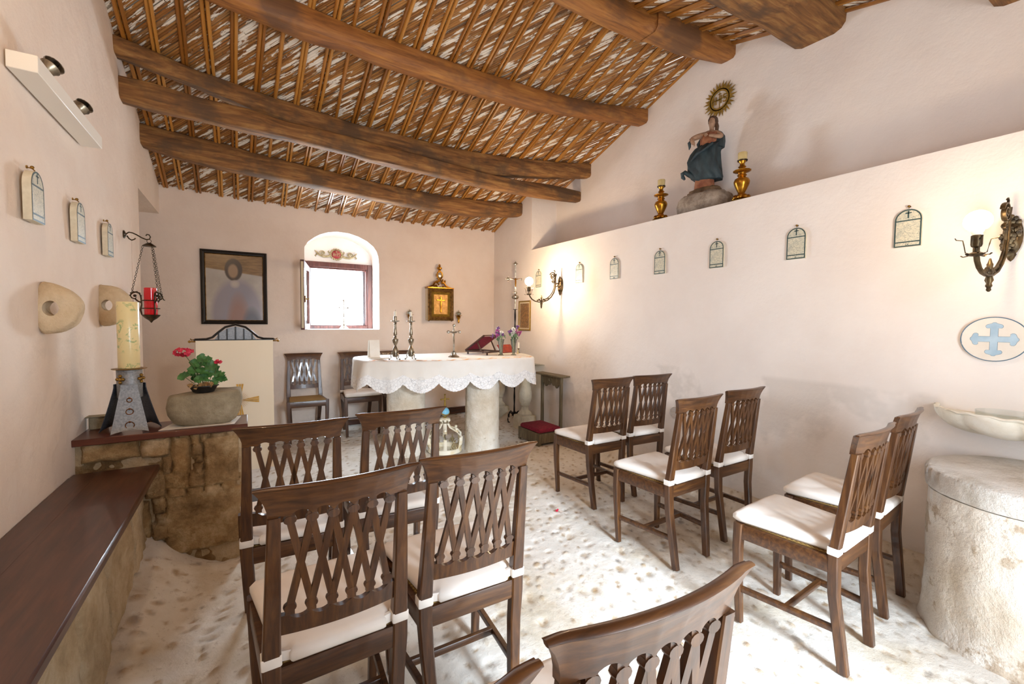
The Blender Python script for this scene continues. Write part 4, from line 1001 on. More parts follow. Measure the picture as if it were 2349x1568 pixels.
for s in (-1, 1):
    b.tube([(s*.17, -.06, .225), (s*.13, -.06, .232), (s*.09, -.06, .25), (s*.07, -.06, .28), (s*.04, -.06, .30)], [.006, .008, .012, .013, .008], 7)
    for i in range(9): b.sphere((s*(.015+.06*rnd.random()), -.06-.02*rnd.random(), .235+.09*rnd.random()), .014, 7, 5)
b.tube([(.036*math.cos(a), -.065, .385+.048*math.sin(a)) for a in [i*2*PI/18 for i in range(19)]], .011, 7)
b.sphere((0, -.06, .325), .022, 8, 6).sphere((0, -.06, .45), .018, 8, 6).lathe([(.012, .455), (.03, .465), (.034, .485), (.02, .49), (.012, .505), (.018, .515), (.003, .53)], (0, -.06, 0), 10)
for s in (-1, 1): b.sphere((s*.024, -.06, .472), .010, 6, 5)
b.build('carved_crest', 'gilt', t)
b = B().lathe([(.001, 0), (.024, 0), (.022, -.008), (.001, -.010)], (0, -.066, .385), 14, 1); b.build('crest_medallion', 'silver', t)
for x, lab in ((1.795, 'small gilt wall bracket with a glass cup left of the tabernacle'), (2.478, 'small gilt wall bracket with a glass cup right of the tabernacle')):
    k = thing('cup_bracket', lab, 'wall bracket', (x, YB, 1.385), 0, 'gilt cup brackets beside the tabernacle')
    b = B().lathe([(.002, -.105), (.008, -.1), (.014, -.07), (.011, -.055), (.022, -.035), (.028, -.02), (.02, -.01), (.044, -.002), (.046, .002), (.002, .002)], (0, -.05, 0), 14, wob=lambda t_, h_: 1+.12*math.cos(5*t_)).tube([(0, 0, -.03), (0, -.025, -.04), (0, -.05, -.03)], .007, 6); b.build('bracket', 'gilt', k)
    b = B().lathe([(.012, .003), (.03, .012), (.034, .028), (.026, .042), (.012, .05), (.004, .058), (.005, .066), (.001, .07)], (0, -.05, 0), 18); b.build('cup', 'vase_glass', k)
# ------------------------------------------------------------------ altar
TZ = .935
CLX = ((1.345, 4.20, .186, 'rough white stone column carrying the left end of the altar'), (2.075, 3.965, .176, 'rough white stone column carrying the right end of the altar'))
for x, y, r, lab in CLX:
    b = B(); rs = []
    for i in range(46):
        z = -.02+.902*i/45; rg = []
        for j in range(56):
            tt = 2*PI*j/56; q = r*(1+.035*nz((math.cos(tt)*2+x, math.sin(tt)*2, z*3))+.022*nz((math.cos(tt)*7, math.sin(tt)*7+x, z*11))+.01*nz((math.cos(tt)*18, math.sin(tt)*18, z*26)))*(1+.04*max(0, 1-z/.08))
            rg.append((q*math.cos(tt), q*math.sin(tt), z))
        rs.append(rg)
    b.rings(rs); o = b.build('altar_column', 'column_stone', angle=70); o.location = (x, y, 0); tag(o, lab, 'column', 'stone columns under the altar')
TX0, TX1, TY0, TY1 = .95, 2.80, 3.79, 4.66
OUT = [(.91, 4.15), (.925, 4.07), (.97, 4.03), (1.12, 3.93), (1.43, 3.81), (1.79, 3.765), (2.26, 3.770), (2.54, 3.775), (2.60, 3.80), (2.64, 3.86), (2.74, 4.10), (2.80, 4.35), (2.80, 4.60), (2.66, 4.70), (1.9, 4.72), (1.14, 4.73), (.97, 4.66), (.90, 4.5), (.885, 4.3)]
def smooth_poly(P, it=2):
    for _ in range(it):
        Q = []
        for i, p in enumerate(P):
            q = P[(i+1) % len(P)]; Q += [(p[0]*.75+q[0]*.25, p[1]*.75+q[1]*.25), (p[0]*.25+q[0]*.75, p[1]*.25+q[1]*.75)]
        P = Q
    return P
SO = smooth_poly(OUT)
b = B(); OCX, OCY = 1.85, 4.25
b.rings([[(OCX+(x-OCX)*k, OCY+(y-OCY)*k, z) for x, y in SO] for k, z in ((.965, .882), (.975, .89), (.975, .922), (.965, .928))]); tag(b.build('altar_slab', 'marble'), 'stone slab of the altar, hidden under its white lace cloth', 'altar top')
# cloth: top, hanging sides with scalloped lace hem
def cloth():
    b = B(); bl_ = B()
    per = sum(math.dist(SO[i], SO[(i+1) % len(SO)]) for i in range(len(SO))); n_ = 420; P = []; seg = 0; acc = 0; st_ = max(range(len(SO)), key=lambda i: -(SO[i][0]+abs(SO[i][1]-4.12)*3)); SS = SO[st_:]+SO[:st_]
    for k in range(n_):
        d = per*k/n_
        while acc+math.dist(SS[seg], SS[(seg+1) % len(SS)]) < d: acc += math.dist(SS[seg], SS[(seg+1) % len(SS)]); seg += 1
        t = (d-acc)/math.dist(SS[seg], SS[(seg+1) % len(SS)]); p, q = SS[seg], SS[(seg+1) % len(SS)]; P.append((p[0]+(q[0]-p[0])*t, p[1]+(q[1]-p[1])*t))
    Q = P; cum = [per*k/n_ for k in range(n_)]; cxm, cym = OCX, OCY; nrm = []
    for i in range(n_):
        a, c = Q[i-3], Q[(i+3) % n_]; nrm.append(Vector((c[1]-a[1], a[0]-c[0])).normalized())
    NF = 5
    def depth(s):
        ph = (s-.40)/(per/16); base = .20+.088*abs(math.sin(PI*ph))**.8
        return base+.007*abs(math.sin(s*PI/.030))
    rows = []; JF = [0, .01, .03, .08, .18, .32, .46, .58]
    LF = [.58, .68, .78, .88, .96, 1.0]
    def row(f):
        r = []
        for i in range(n_):
            d = depth(cum[i]) if f > .58 else .24+0*depth(cum[i]); D = depth(cum[i]); z = TZ-(f*D if f > .03 else f*.35)
            o_ = .006*min(1, f*25)+f*.018+f*.010*math.sin(cum[i]*21+1)+f*.006*math.sin(cum[i]*47)+.03*f*math.exp(-(cum[i]/.08)**2)+.03*f*math.exp(-((per-cum[i])/.08)**2)
            r.append((Q[i][0]+nrm[i].x*o_, Q[i][1]+nrm[i].y*o_, z))
        return r
    R_ = [row(f) for f in JF]
    inner = [[(cxm+(x-cxm)*k, cym+(y-cym)*k, TZ+.0006*math.sin(x*30+k*9)) for x, y, z in R_[0]] for k in (.02, .3, .6, .85, .95)]
    b.rings(inner+R_, cap=False)
    b.v.append(Vector((cxm, cym, TZ))); b.att.append(0)
    bl_.rings([row(f) for f in LF], cap=False)
    o = b.build('altar_cloth', 'linen', angle=70)
    # raised roses in the lace
    br = bl_
    def surf(s_, dz):
        k = s_/per*n_; i = int(k) % n_; j = (i+1) % n_; t = k-int(k); f_ = dz/.27
        o_ = .006+f_*.018+f_*.010*math.sin(s_*21+1)+f_*.006*math.sin(s_*47)+.003
        x = Q[i][0]*(1-t)+Q[j][0]*t; y = Q[i][1]*(1-t)+Q[j][1]*t; return Vector((x+nrm[i].x*o_, y+nrm[i].y*o_, TZ-dz))
    for kx in range(-1, 8):
        for (u, dz, rr) in ((0, .170, .034), (-.065, .215, .022), (.065, .215, .022), (-.115, .185, .02), (.115, .185, .02), (0, .245, .02), (.035, .235, .018), (-.035, .235, .018), (.10, .165, .014), (-.10, .165, .014), (.15, .18, .012)):
            s = .40+(kx+.5)*per/16+u
            if not 0.0 < s < 2.6 or dz > depth(s)-.008: continue
            for t_ in range(3 if rr > .03 else 1):
                q = rr*(1-.33*t_); br.tube([surf(s+q*math.cos(a)*(1.0 if rr > .03 else .55+.3*abs(math.sin(kx+u*9))), dz-q*math.sin(a)*.8) for a in [i*2*PI/12 for i in range(13)]], .0014, 4)
    bl_.build('lace_hem', 'lace', o, angle=70)
    rb = B()
    for k in range(12):
        i_ = int((.12+k*.148)/per*n_); x, y = Q[i_][0]-nrm[i_].x*.028, Q[i_][1]-nrm[i_].y*.028; tx_, ty_ = -nrm[i_].y, nrm[i_].x
        a = random.Random(k).uniform(-.15, .15)
        def f(u, v, x=x, y=y, a=a, tx_=tx_, ty_=ty_): w_ = (v-.5)*.028*(1.15-u*u)+a*u*.03; return (x+tx_*u*.048+ty_*-w_*-1*0+(-ty_)*w_*-1, y+ty_*u*.048+tx_*w_, TZ+.004+.004*(1-u*u)*math.sin(u*3+k))
        rb.slab(8, 2, f, lambda u, v: (0, 0, .0012))
    for k in range(4):
        y = TY0+.12+k*.2
        for X_ in (): rb.slab(6, 2, lambda u, v, y=y, X_=X_: (X_+(v-.5)*.026, y+u*.045, TZ+.004+.003*(1-u*u)), lambda u, v: (0, 0, .0012))
    rb.build('ribbon', 'orange_ribbon', o)
    tag(o, 'white altar cloth with scalloped lace rose hem and woven orange ribbon', 'altar cloth')
cloth()
TT = TZ+.0015
# silver candlesticks
def candlestick(x, y, lab, hgt=.305):
    t = thing('candlestick', lab, 'candlestick', (x, y, TT), 0, 'silver candlesticks on the altar')
    b = B()
    for k in range(3):
        a = -PI/2+.5+k*2*PI/3; ca, sa = math.cos(a), math.sin(a)
        b.tube([(.015*ca, .015*sa, .035), (.028*ca, .028*sa, .045), (.038*ca, .038*sa, .03), (.034*ca, .034*sa, .016), (.046*ca, .046*sa, .004)], [.004, .0045, .004, .0035, .0045], 6).sphere((.049*ca, .049*sa, .005), .006, 7, 5)
        b.sphere((.032*ca, .032*sa, .052), .006, 6, 5)
    b.build('foot', 'pewter', t)
    b = B().lathe([(.006, .018), (.020, .022), (.024, .035), (.022, .07), (.014, .085), (.008, .098), (.012, .105), (.021, .12), (.024, .14), (.022, .145), (.009, .15), (.013, .158), (.008, .165), (.015, .175), (.014, .19), (.009, .22), (.008, .245), (.012, .248), (.009, .255), (.012, .262), (.034, .268), (.034, .272), (.013, .272), (.013, .3), (.011, .302), (.003, .302)], n=20); b.build('stem', 'pewter', t)
    b = B().lathe([(.0095, .30), (.0095, .335), (.003, .337)], n=14); b.build('candle', 'wax', t)
    b = B().tube([(0, 0, .336), (.001, 0, .342), (.005, 0, .348)], .001, 5); b.build('wick', 'black_iron', t); t.scale = (1.15, 1.15, 1.36)
p1 = at(907, 825, 2, TZ); p2 = at(943, 824, 2, TZ)
candlestick(p1.x, p1.y, 'left one of the two silver candlesticks on the altar')
candlestick(p2.x, p2.y, 'right one of the two silver candlesticks, before the gilt wall bracket')
# altar crucifix
q = at(1041, 819, 2, TZ)
c = thing('altar_crucifix', 'silver standing crucifix at the middle of the altar', 'crucifix', (q.x, q.y, TT), -.45)
b = B().lathe([(.048, 0), (.049, .004), (.038, .012), (.024, .018), (.02, .03), (.021, .044), (.008, .05)], n=24); b.build('foot', 'silver', c)
b = B().bbox(-.007, .007, -.003, .003, .045, .262, .001).bbox(-.045, .045, -.003, .003, .205, .218, .001)
for x, z in ((-.048, .2115), (.048, .2115), (0, .268)): b.sphere((x, 0, z), .014, 10, 6, (1, .35, 1))
for i in range(8): a = i*PI/4+.4; b.tube([(0, 0, .2115), (.022*math.cos(a), 0, .2115+.022*math.sin(a))], .0015, 4)
b.build('cross', 'silver', c)
b = B().tube([(-.04, -.008, .222), (-.015, -.009, .206), (0, -.010, .202), (.015, -.009, .206), (.04, -.008, .222)], [.002, .003, .006, .003, .002], 6).sphere((-.002, -.012, .217), .007, 8, 6).tube([(0, -.010, .205), (.001, -.011, .18), (-.001, -.012, .160), (.002, -.014, .135), (0, -.009, .11)], [.0075, .0065, .007, .0045, .003], 8); b.build('corpus', 'pewter', c)
c.scale = (1.2, 1.2, 1.22)
# book stand
q1, q2 = at(1077, 812, 2, TZ), at(1121, 815, 2, TZ)
bs_ = thing('missal_stand', 'dark wooden folding book stand lined with red on the altar', 'book stand', ((q1.x+q2.x)/2-.01, (q1.y+q2.y)/2+.02, TT), math.atan2(q2.y-q1.y, q2.x-q1.x))
w = math.hypot(q2.x-q1.x, q2.y-q1.y)
b = B()
for (x, y) in ((0, 0), (w, 0), (0.02, .24), (w+.02, .24)): b.lathe([(.010, 0), (.012, .004), (.008, .012), (.012, .022), (.007, .026)], (x-w/2, y, 0), 12)
b.build('foot', 'dark_wood', bs_)
b = B(); x0_, x1_ = -w/2-.03, -w/2+.31
for y in (0, .24): b.hbar((x0_, y, .034), (x1_, y, .034), .022, .016)
for x in (x0_+.01, x1_-.01): b.hbar((x, 0, .034), (x, .24, .034), .022, .016)
b.build('base_frame', 'dark_wood', bs_)
def slope(u, v): return (x0_+.005+(.255)*v, -.01+.26*(u+1)/2, .045+.165*v)
b = B(); pa = Vector((x0_+.005, 0, .047)); pb = Vector((x0_+.27, 0, .215))
for y in (-.005, .245): b.hbar(pa+Vector((0, y, 0)), pb+Vector((0, y, 0)), .022, .014)
for pz in (pa, pb): b.hbar(pz+Vector((0, -.01, 0)), pz+Vector((0, .25, 0)), .020, .014)
b.hbar((x0_+.17, -.004, .150), (x0_+.23, -.004, .04), .014, .012).hbar((x0_+.17, .244, .150), (x0_+.23, .244, .04), .014, .012)
b.build('book_rest', 'dark_wood', bs_)
b = B().slab(2, 2, lambda u, v: (x0_+.02+.235*v, .005+.23*(u+1)/2, .055+.148*v), lambda u, v: (.004, 0, -.006)); b.build('red_lining', 'red_velvet', bs_)
# vases with flowers
VP = ((at(1149, 815, 2, TZ)), (at(1178, 814.5, 2, TZ)))
VL = ('left glass vase of purple and white flowers on the altar end', 'right glass vase of purple and white flowers, beside the candle stub')
for i, q in enumerate(VP):
    v_ = thing('flower_vase', VL[i], 'vase of flowers', (q.x, q.y, TT), 0, 'flower vases on the altar'); v_.scale = (1.15, 1.15, 1.32)
    b = B().lathe([(.026, 0), (.027, .003), (.012, .012), (.016, .022), (.020, .08), (.030, .125), (.033, .135), (.030, .134), (.018, .08), (.013, .026), (.002, .022)], n=20, wob=lambda t_, h_: 1+.03*math.cos(10*t_)); b.build('vase', 'vase_glass', v_)
    rnd = random.Random(40+i); s_, f1, f2, f3, lf_ = B(), B(), B(), B(), B()
    for k in range(13):
        a = rnd.uniform(0, 6.28); r = .02+.055*rnd.random(); tp = Vector((r*math.cos(a)-(.02 if i == 0 else -.01), r*math.sin(a)*.6, .165+.07*rnd.random()))
        s_.tube([(rnd.uniform(-.008, .008), rnd.uniform(-.008, .008), .015), (tp.x*.25, tp.y*.25, .11), tp], .0018, 5)
        f = (f1, f2, f3, f3, f1)[k % 5]
        for j in range(9): f.sphere(tp+Vector((rnd.gauss(0, .008), rnd.gauss(0, .007), rnd.gauss(0, .008))), .0055+.003*rnd.random(), 5, 4)
    for k in range(11):
        a = rnd.uniform(0, 6.28); r = .015+.04*rnd.random(); leafblade(lf_, (r*math.cos(a), r*math.sin(a)*.6, .13+.05*rnd.random()), .012, (math.cos(a), -1, .5), k)
    s_.build('stem', 'leaf_grey', v_); [tag(q_, kind='stuff') for q_ in (f1.build('purple_flowers', 'petal_purple', v_), f2.build('magenta_flowers', 'petal_magenta', v_), f3.build('white_flowers', 'petal_white', v_))]; lf_.build('foliage', 'leaf_grey', v_, angle=80)
q = at(1184, 811, 2, TZ); b = B().lathe([(.012, 0), (.012, .002), (.007, .004), (.007, .045), (.002, .046)], n=12); o = b.build('candle_stub', 'wax_old'); o.location = (q.x+.01, q.y-.02, TT); tag(o, 'short cream candle stub beside the right flower vase', 'candle')
# red missal lying open on the altar's far right corner with white candle
q = at(1208, 806, 2, TZ)
bk = thing('red_missal', 'thick red leather book leaning at the far right end of the altar', 'book', (2.655, 4.42, TT), .25)
b = B().bbox(-.11, .11, -.015, .0, 0, .12, .003); b.xf(Matrix.Rotation(-.75, 4, 'X')); b.build('cover', 'red_leather', bk)
b = B().bbox(-.105, .105, .000, .03, .003, .115, .003); b.xf(Matrix.Rotation(-.75, 4, 'X')); b.build('pages', 'paper', bk)
ck = thing('small_candlestick', 'thin white candle in a small dark holder at the far right of the altar', 'candlestick', (2.765, 4.36, TT))
b = B().lathe([(.024, 0), (.024, .004), (.008, .008), (.010, .02), (.006, .03), (.010, .045), (.013, .05), (.013, .058), (.003, .058)], n=14); b.build('holder', 'pewter', ck)
b = B().lathe([(.0105, .056), (.0105, .125), (.003, .127)], n=12); b.build('candle', 'wax', ck)
# card, papers
q = at(862, 822, 2, TZ)
b = B().slab(4, 2, lambda u, v: (q.x+u*.048, q.y+.03*v+.02, TT+.002+.175*v-.0), lambda u, v: (0, .002, 0)).slab(4, 2, lambda u, v: (q.x+u*.048-.012, q.y+.085-.035*v, TT+.002+.173*v), lambda u, v: (0, .002, 0))
cd = b.build('altar_card', 'paper'); tag(cd, 'folded pale card standing upright at the left end of the altar', 'card')
b = B().bbox(q.x-.06, q.x+.12, q.y-.05, q.y+.05, TT, TT+.008, .002); tag(b.build('booklet', 'paper'), 'pale booklet lying flat before the upright card on the altar', 'booklet')
# ------------------------------------------------------------------ behind and beside the altar
PX, PY = 2.62, 4.78
pc = thing('processional_cross', 'silver processional cross on a dark twisted iron pole behind the altar', 'processional cross', (PX, PY, 0), -.35)
def zt_at(py, px=1180): # height seen at this pole distance
    r = ray(px, py); s = (PX*_fh.x+PY*_fh.y)/(r.x*_fh.x+r.y*_fh.y); return CH+r.z*s
q = ray(1180, 900); s = (PY)/(q.y)
PX = q.x*s; pc.location = (PX, PY, 0)
z1 = zt_at(710); z2 = zt_at(681); z3 = zt_at(640); z4 = zt_at(603)
b = B(); rs = []
for i in range(61):
    z = .10+(z1-.10)*i/60; a = z*9; rs.append([(.0115*math.cos(a+k*PI/2), .0115*math.sin(a+k*PI/2), z) for k in range(4)])
b.rings(rs).sphere((0, 0, .105), .035, 14, 9)
for k in range(4):
    a = k*PI/2+.5; ca, sa = math.cos(a), math.sin(a); b.tube([(.03*ca, .03*sa, .11), (.07*ca, .07*sa, .135), (.10*ca, .10*sa, .11), (.108*ca, .108*sa, .05), (.10*ca, .10*sa, .012), (.08*ca, .08*sa, .008)], .007, 7)
b.lathe([(.001, z1), (.028, z1), (.028, z1+.006), (.001, z1+.006)], n=16); b.build('iron_pole', 'black_iron', pc)
b = B().tube([(0, 0, z1), (0, 0, z2)], .010, 12).lathe([(.008, z2-.03), (.03, z2-.026), (.045, z2-.012), (.047, z2+.004), (.04, z2+.018), (.015, z2+.026), (.01, z2+.04)], n=24); b.build('knop', 'silver', pc)
b = B(); b.bbox(-.009, .009, -.004, .004, z2+.02, z4-.02, .001).bbox(-.085, .085, -.004, .004, z3-.009, z3+.009, .001)
for x, z in ((-.095, z3), (.095, z3), (0, z4-.01), (0, z2+.055)):
    b.sphere((x, 0, z), .022, 10, 6, (1, .4, 1))
    for i in range(4): a = i*PI/2; b.sphere((x+.026*math.cos(a), 0, z+.026*math.sin(a)), .007, 6, 4)
b.build('cross', 'silver', pc)
b = B().tube([(-.06, -.01, z3+.008), (0, -.012, z3-.006), (.06, -.01, z3+.008)], [.003, .006, .003], 6).sphere((0, -.016, z3+.006), .009, 8, 6).tube([(0, -.012, z3), (0, -.014, z3-.05), (0, -.010, z3-.10)], [.009, .009, .005], 8); b.build('corpus', 'gilt', pc)
# small gold framed print on the right wall
g = thing('small_framed_print', 'small gold framed print on the right wall beside the processional cross', 'picture', (XR, 4.665, 1.385), -PI/2)
b = B(); mframe(b, .135, .19, .018, .010, .016); b.build('frame', 'gilt_matte', g, angle=25)
b = B().box(-.122, .122, -.006, -.002, -.178, .178); b.build('mat', 'mat_card', g, smooth=False); b = B().box(-.10, .10, -.007, -.006, -.155, .155); b.build('print', 'gold_print', g, smooth=False)
# balusters on stepped plinths, glass shelf
for (x, y, lab) in ((2.93, 4.46, 'carved limestone baluster on a plinth between the altar and the kneeler'), (2.95, 5.14, 'further limestone baluster, mostly hidden behind the altar column')):
    t = thing('stone_baluster', lab, 'baluster', (x, y, 0), 0, 'stone balusters by the altar')
    b = B().bbox(-.105, .105, -.105, .105, -.02, .16, .01); b.build('plinth', 'limestone_baluster', t)
    b = B().lathe([(.085, .16), (.088, .18), (.07, .20), (.05, .22), (.046, .26), (.052, .275), (.062, .285), (.060, .30), (.074, .33), (.085, .38), (.084, .43), (.068, .52), (.052, .60), (.046, .66), (.05, .70), (.064, .72), (.06, .75), (.075, .77), (.075, .785)], n=28); b.build('shaft', 'limestone_baluster', t)
b = B().box(2.86, XR, 4.22, 5.25, .787, .795); tag(b.build('glass_shelf', 'vase_glass', smooth=False), 'glass plate lying on the stone balusters right of the altar', 'glass shelf')
# kneeler
kp = at(1236, 1023, 2, 0)
kn = thing('kneeler', 'worn olive wooden prayer kneeler with a dark red cushion by the right wall', 'kneeler', (2.585, 3.668, 0), 0)
b = B(); b.bbox(0, .02, .02, .40, .025, .135).bbox(.28, .30, .02, .40, .025, .135).bbox(0, .30, 0, .02, .03, .135).bbox(0, .30, .02, .40, .128, .140)
for x in (.0, .26): b.prism([(x, 0), (x+.04, 0), (x+.035, .03), (x+.005, .03)], lambda a_, c_, k_: (a_, .02*k_, c_))
for y in (.02, .36): b.bbox(0, .02, y, y+.04, 0, .03).bbox(.28, .30, y, y+.04, 0, .03)
b.build('kneeling_box', 'kneeler_wood', kn)
b = B(); rs = []
for s_, z in ((.93, .14), (1, .15), (1, .172), (.95, .184), (.6, .190), (.05, .191)): rs.append([(.15+(x-.15)*s_, .19+(y-.19)*s_, z) for x, y in ((.02, .0), (.28, .0), (.295, .015), (.295, .36), (.28, .375), (.02, .375), (.005, .36), (.005, .015))])
b.rings(rs); b.build('cushion', 'red_velvet', kn)
b = B()
for y in (.085, .435):
    b.bar([(.362, y+.012, z) for z in (0, .1, .4, .70)], [(.030, .030), (.034, .034), (.030, .030), (.034, .034)])
for y in (.085, .40): b.bbox(.28, .37, y, y+.02, .02, .12)
b.build('upright', 'kneeler_wood', kn)
def apr(u, v):
    z0 = .62+.018*math.cos(u*PI*2)+.012*math.cos(u*PI*5)-.02*abs(u)**3; z0 -= .02; return (.352, .272+u*.17, z0+(.705-z0)*v)
b = B().slab(30, 3, apr, lambda u, v: (.02, 0, 0)); b.tube([(.346, .272+.03*math.cos(t_), .655+.02*math.sin(t_)) for t_ in [i*2*PI/12 for i in range(13)]], .006, 6); b.build('carved_apron', 'kneeler_wood', kn)
b = B().bbox(.30, .435, .03, .545, .702, .720, .004); b.build('arm_rest', 'kneeler_wood', kn)
kn.scale = (1, 1, 1)
# crown under the altar
q = at(1030, 1040, 2, .02)
cr = thing('wooden_crown', 'white and gold carved crown with a blue orb and cross under the altar', 'crown', (1.69, 4.03, 0))
b = B().lathe([(.155, 0), (.168, .01), (.165, .045), (.158, .05), (.15, .045), (.148, .005)], n=40); b.build('base_band', 'crown_white', cr)
b = B(); b2 = B()
for k in range(6):
    a = k*PI/3+.15; ca, sa = math.cos(a), math.sin(a); P = lambda r, z: (r*ca, r*sa, z)
    b.tube([P(.158, .05), P(.178, .10), P(.180, .16), P(.150, .205), P(.105, .225), P(.06, .245), P(.035, .285), P(.03, .315)], [(.018, .008)]*8, 8)
    b.sphere(P(.13, .235), .016, 8, 6).sphere(P(.045, .318), .016, 8, 6)
    b2.tube([P(.163, .10), P(.166, .16), P(.14, .2)], .006, 6)
    a2 = a+PI/6; c2, s2 = math.cos(a2), math.sin(a2)
    for (u, z, r) in ((0, .07, .016), (-.03, .065, .010), (.03, .065, .010), (0, .10, .013), (-.016, .088, .010), (.016, .088, .010), (0, .125, .009)): b2.sphere((.160*c2-s2*u, .160*s2+c2*u, z), r, 7, 5, (1, 1, 1.2))
b.lathe([(.001, .315), (.045, .318), (.05, .33), (.04, .34), (.018, .342)], n=18)
b.build('arch', 'crown_white', cr); b2.build('gilt_leaves', 'carved_gilt', cr)
b = B().sphere((0, 0, .40), .044, 20, 14); ob = b.build('orb', 'orb_blue', cr)
b = B().lathe([(.014, .34), (.02, .352), (.014, .36)], n=14).tube([(.0445*math.cos(t_)*.98, .0445*math.sin(t_)*.8, .40+.0445*math.sin(t_)*.62) for t_ in [i*2*PI/24 for i in range(25)]], .007, 6).lathe([(.014, .44), (.018, .45), (.012, .46), (.008, .50), (.01, .52), (.006, .56), (.009, .575), (.003, .58)], n=12).tube([(-.045, 0, .525), (-.03, 0, .527), (.03, 0, .527), (.045, 0, .525)], [.009, .006, .006, .009], 8)
b.build('gilt_cross', 'gilt_matte', cr)
q = at(1277, 1172, 2, .004); b = B(); leafblade(b, (q.x, q.y, .008), .014, (.3, -.2, 1), 1); leafblade(b, (q.x+.012, q.y+.006, .009), .010, (-.3, -.1, 1), 4)
tag(b.build('fallen_petals', 'petal_red', angle=80), 'tiny dry red petals lying on the floor beside the front right chairs', 'petals')

# ------------------------------------------------------------------ right wall: sconces, stoup, medallion, column
def sconce(x, y, rz, lab, power, group='bronze wall sconces with bare bulbs'):
    t = thing('wall_sconce', lab, 'wall lamp', (x, y, 0), rz, group)       # local +x points out of the wall
    rnd = random.Random(9); b = B()
    b.lathe([(.001, .0), (.05, .0), (.055, .012), (.035, .03), (.001, .034)], (0, 0, 1.722), 18, 0, .62, 1.6)
    for i in range(46):
        a = rnd.uniform(0, 6.28); r = rnd.random()**.6; b.sphere((.022+.018*(1-r), .034*r*math.cos(a), 1.722+.088*r*math.sin(a)), .011, 6, 4, (1, 1, 1.2))
    b.lathe([(.001, -.03), (.010, -.02), (.018, 0), (.012, .02)], (.02, 0, 1.635), 8); b.build('wall_plate', 'sconce_bronze', t)
    b = B(); A = [(.075, 1.845), (.086, 1.80), (.083, 1.745), (.088, 1.69), (.106, 1.635), (.142, 1.585), (.19, 1.548), (.25, 1.528), (.31, 1.524), (.36, 1.532), (.40, 1.552), (.425, 1.578), (.436, 1.602)]
    b.tube([(x_, 0, z) for x_, z in A], [(.006, .010)]*13, 8, up=Vector((0, 1, 0)))
    A2 = [(.100, 1.80), (.099, 1.745), (.105, 1.695), (.122, 1.645), (.155, 1.602), (.20, 1.568), (.25, 1.548)]
    b.tube([(x_, 0, z) for x_, z in A2], .005, 6)
    sp = []; cx_, cz_ = .122, 1.815
    for i in range(30):
        a = PI*.9-i*.42; r = .042*(1-i/34); sp.append((cx_+r*math.cos(a)*-1, 0, cz_+r*1.1*math.sin(a)))
    b.tube(sp, [(.0055, .010)]*30, 6, up=Vector((0, 1, 0)))
    sp = [(.118+.018*(1-i/20)*math.cos(i*.5), 0, 1.752+.02*(1-i/20)*math.sin(i*.5)) for i in range(16)]; b.tube(sp, [(.004, .007)]*16, 6, up=Vector((0, 1, 0)))
    b.tube([(.098, 0, 1.858), (.094, 0, 1.874), (.102, 0, 1.882), (.110, 0, 1.876)], .005, 6).tube([(.02, 0, 1.735), (.05, 0, 1.74), (.085, 0, 1.735)], .008, 6).tube([(.02, 0, 1.70), (.05, 0, 1.712), (.088, 0, 1.70)], .006, 6)
    b.build('arm', 'sconce_bronze', t)
    b = B()
    for dx_, dz_, r in ((0, 0, .018), (-.03, .012, .013), (.03, .010, .013), (-.05, .004, .010), (.052, .002, .010), (0, .024, .011), (-.07, .022, .008), (-.09, .03, .009)): b.sphere((.275+dx_, 0, 1.540+dz_), r, 8, 5, (1, .7, 1))
    b.lathe([(.003, 1.455), (.009, 1.462), (.007, 1.472), (.012, 1.48), (.009, 1.492), (.015, 1.505), (.010, 1.525)], (.275, 0, 0), 12).lathe([(.009, 1.55), (.011, 1.575), (.008, 1.58), (.003, 1.60)], (.275, 0, 0), 10); b.build('finial', 'sconce_bronze', t)
    b = B().lathe([(.001, 1.595), (.020, 1.598), (.028, 1.606), (.012, 1.614), (.001, 1.614)], (.44, 0, 0), 16)
    for k in range(4):
        a = k*PI/2+.5; ca, sa = math.cos(a), math.sin(a)
        b.tube([(.44+.015*ca, .015*sa, 1.606), (.44+.032*ca, .032*sa, 1.612), (.44+.038*ca, .038*sa, 1.645), (.44+.042*ca, .042*sa, 1.664), (.44+.062*ca, .062*sa, 1.668), (.44+.066*ca, .066*sa, 1.676)], [(.004, .002)]*6, 5)
        a += .78; ca, sa = math.cos(a), math.sin(a); b.tube([(.44+.02*ca, .02*sa, 1.602), (.44+.045*ca, .045*sa, 1.598), (.44+.052*ca, .052*sa, 1.604)], [(.006, .002)]*3, 5)
    b.tube([(.44, 0, 1.61), (.44, 0, 1.635)], .006, 8); b.build('cup', 'sconce_bronze', t)
    b = B().lathe([(.006, 1.630), (.016, 1.636), (.0185, 1.645), (.0185, 1.682), (.015, 1.684), (.001, 1.684)], (.44, 0, 0), 18); b.build('socket', 'iron_bronze', t)
    b = B().lathe([(.013, 1.683), (.016, 1.69), (.022, 1.703), (.001, 1.7035)], (.44, 0, 0), 20); bu = b.build('bulb_base', 'white_lacquer', t)
    prof = [(.022, -.036)]+[(.044*math.cos(a), .044*math.sin(a)) for a in [(-.85+i*(.85+PI/2)/12) for i in range(12)]]+[(.001, .044)]
    b = B().lathe([(r, 1.742+z) for r, z in prof], (.44, 0, 0), 24); b.build('bulb', power, t)
    return t
for nm, st_ in (('bulb_near', 70), ('bulb_far', 260), ('bulb_hang', 190)):
    n = NT(nm); e = n.n.new('ShaderNodeEmission'); e.inputs[0].default_value = (*WARM, 1); e.inputs[1].default_value = st_
    n.l.new(e.outputs[0], n.n['Material Output'].inputs[0]); M[nm] = n.m
sconce(XR, 3.917, PI, 'far bronze wall sconce with lit bare bulb, by the processional cross', 'bulb_far')
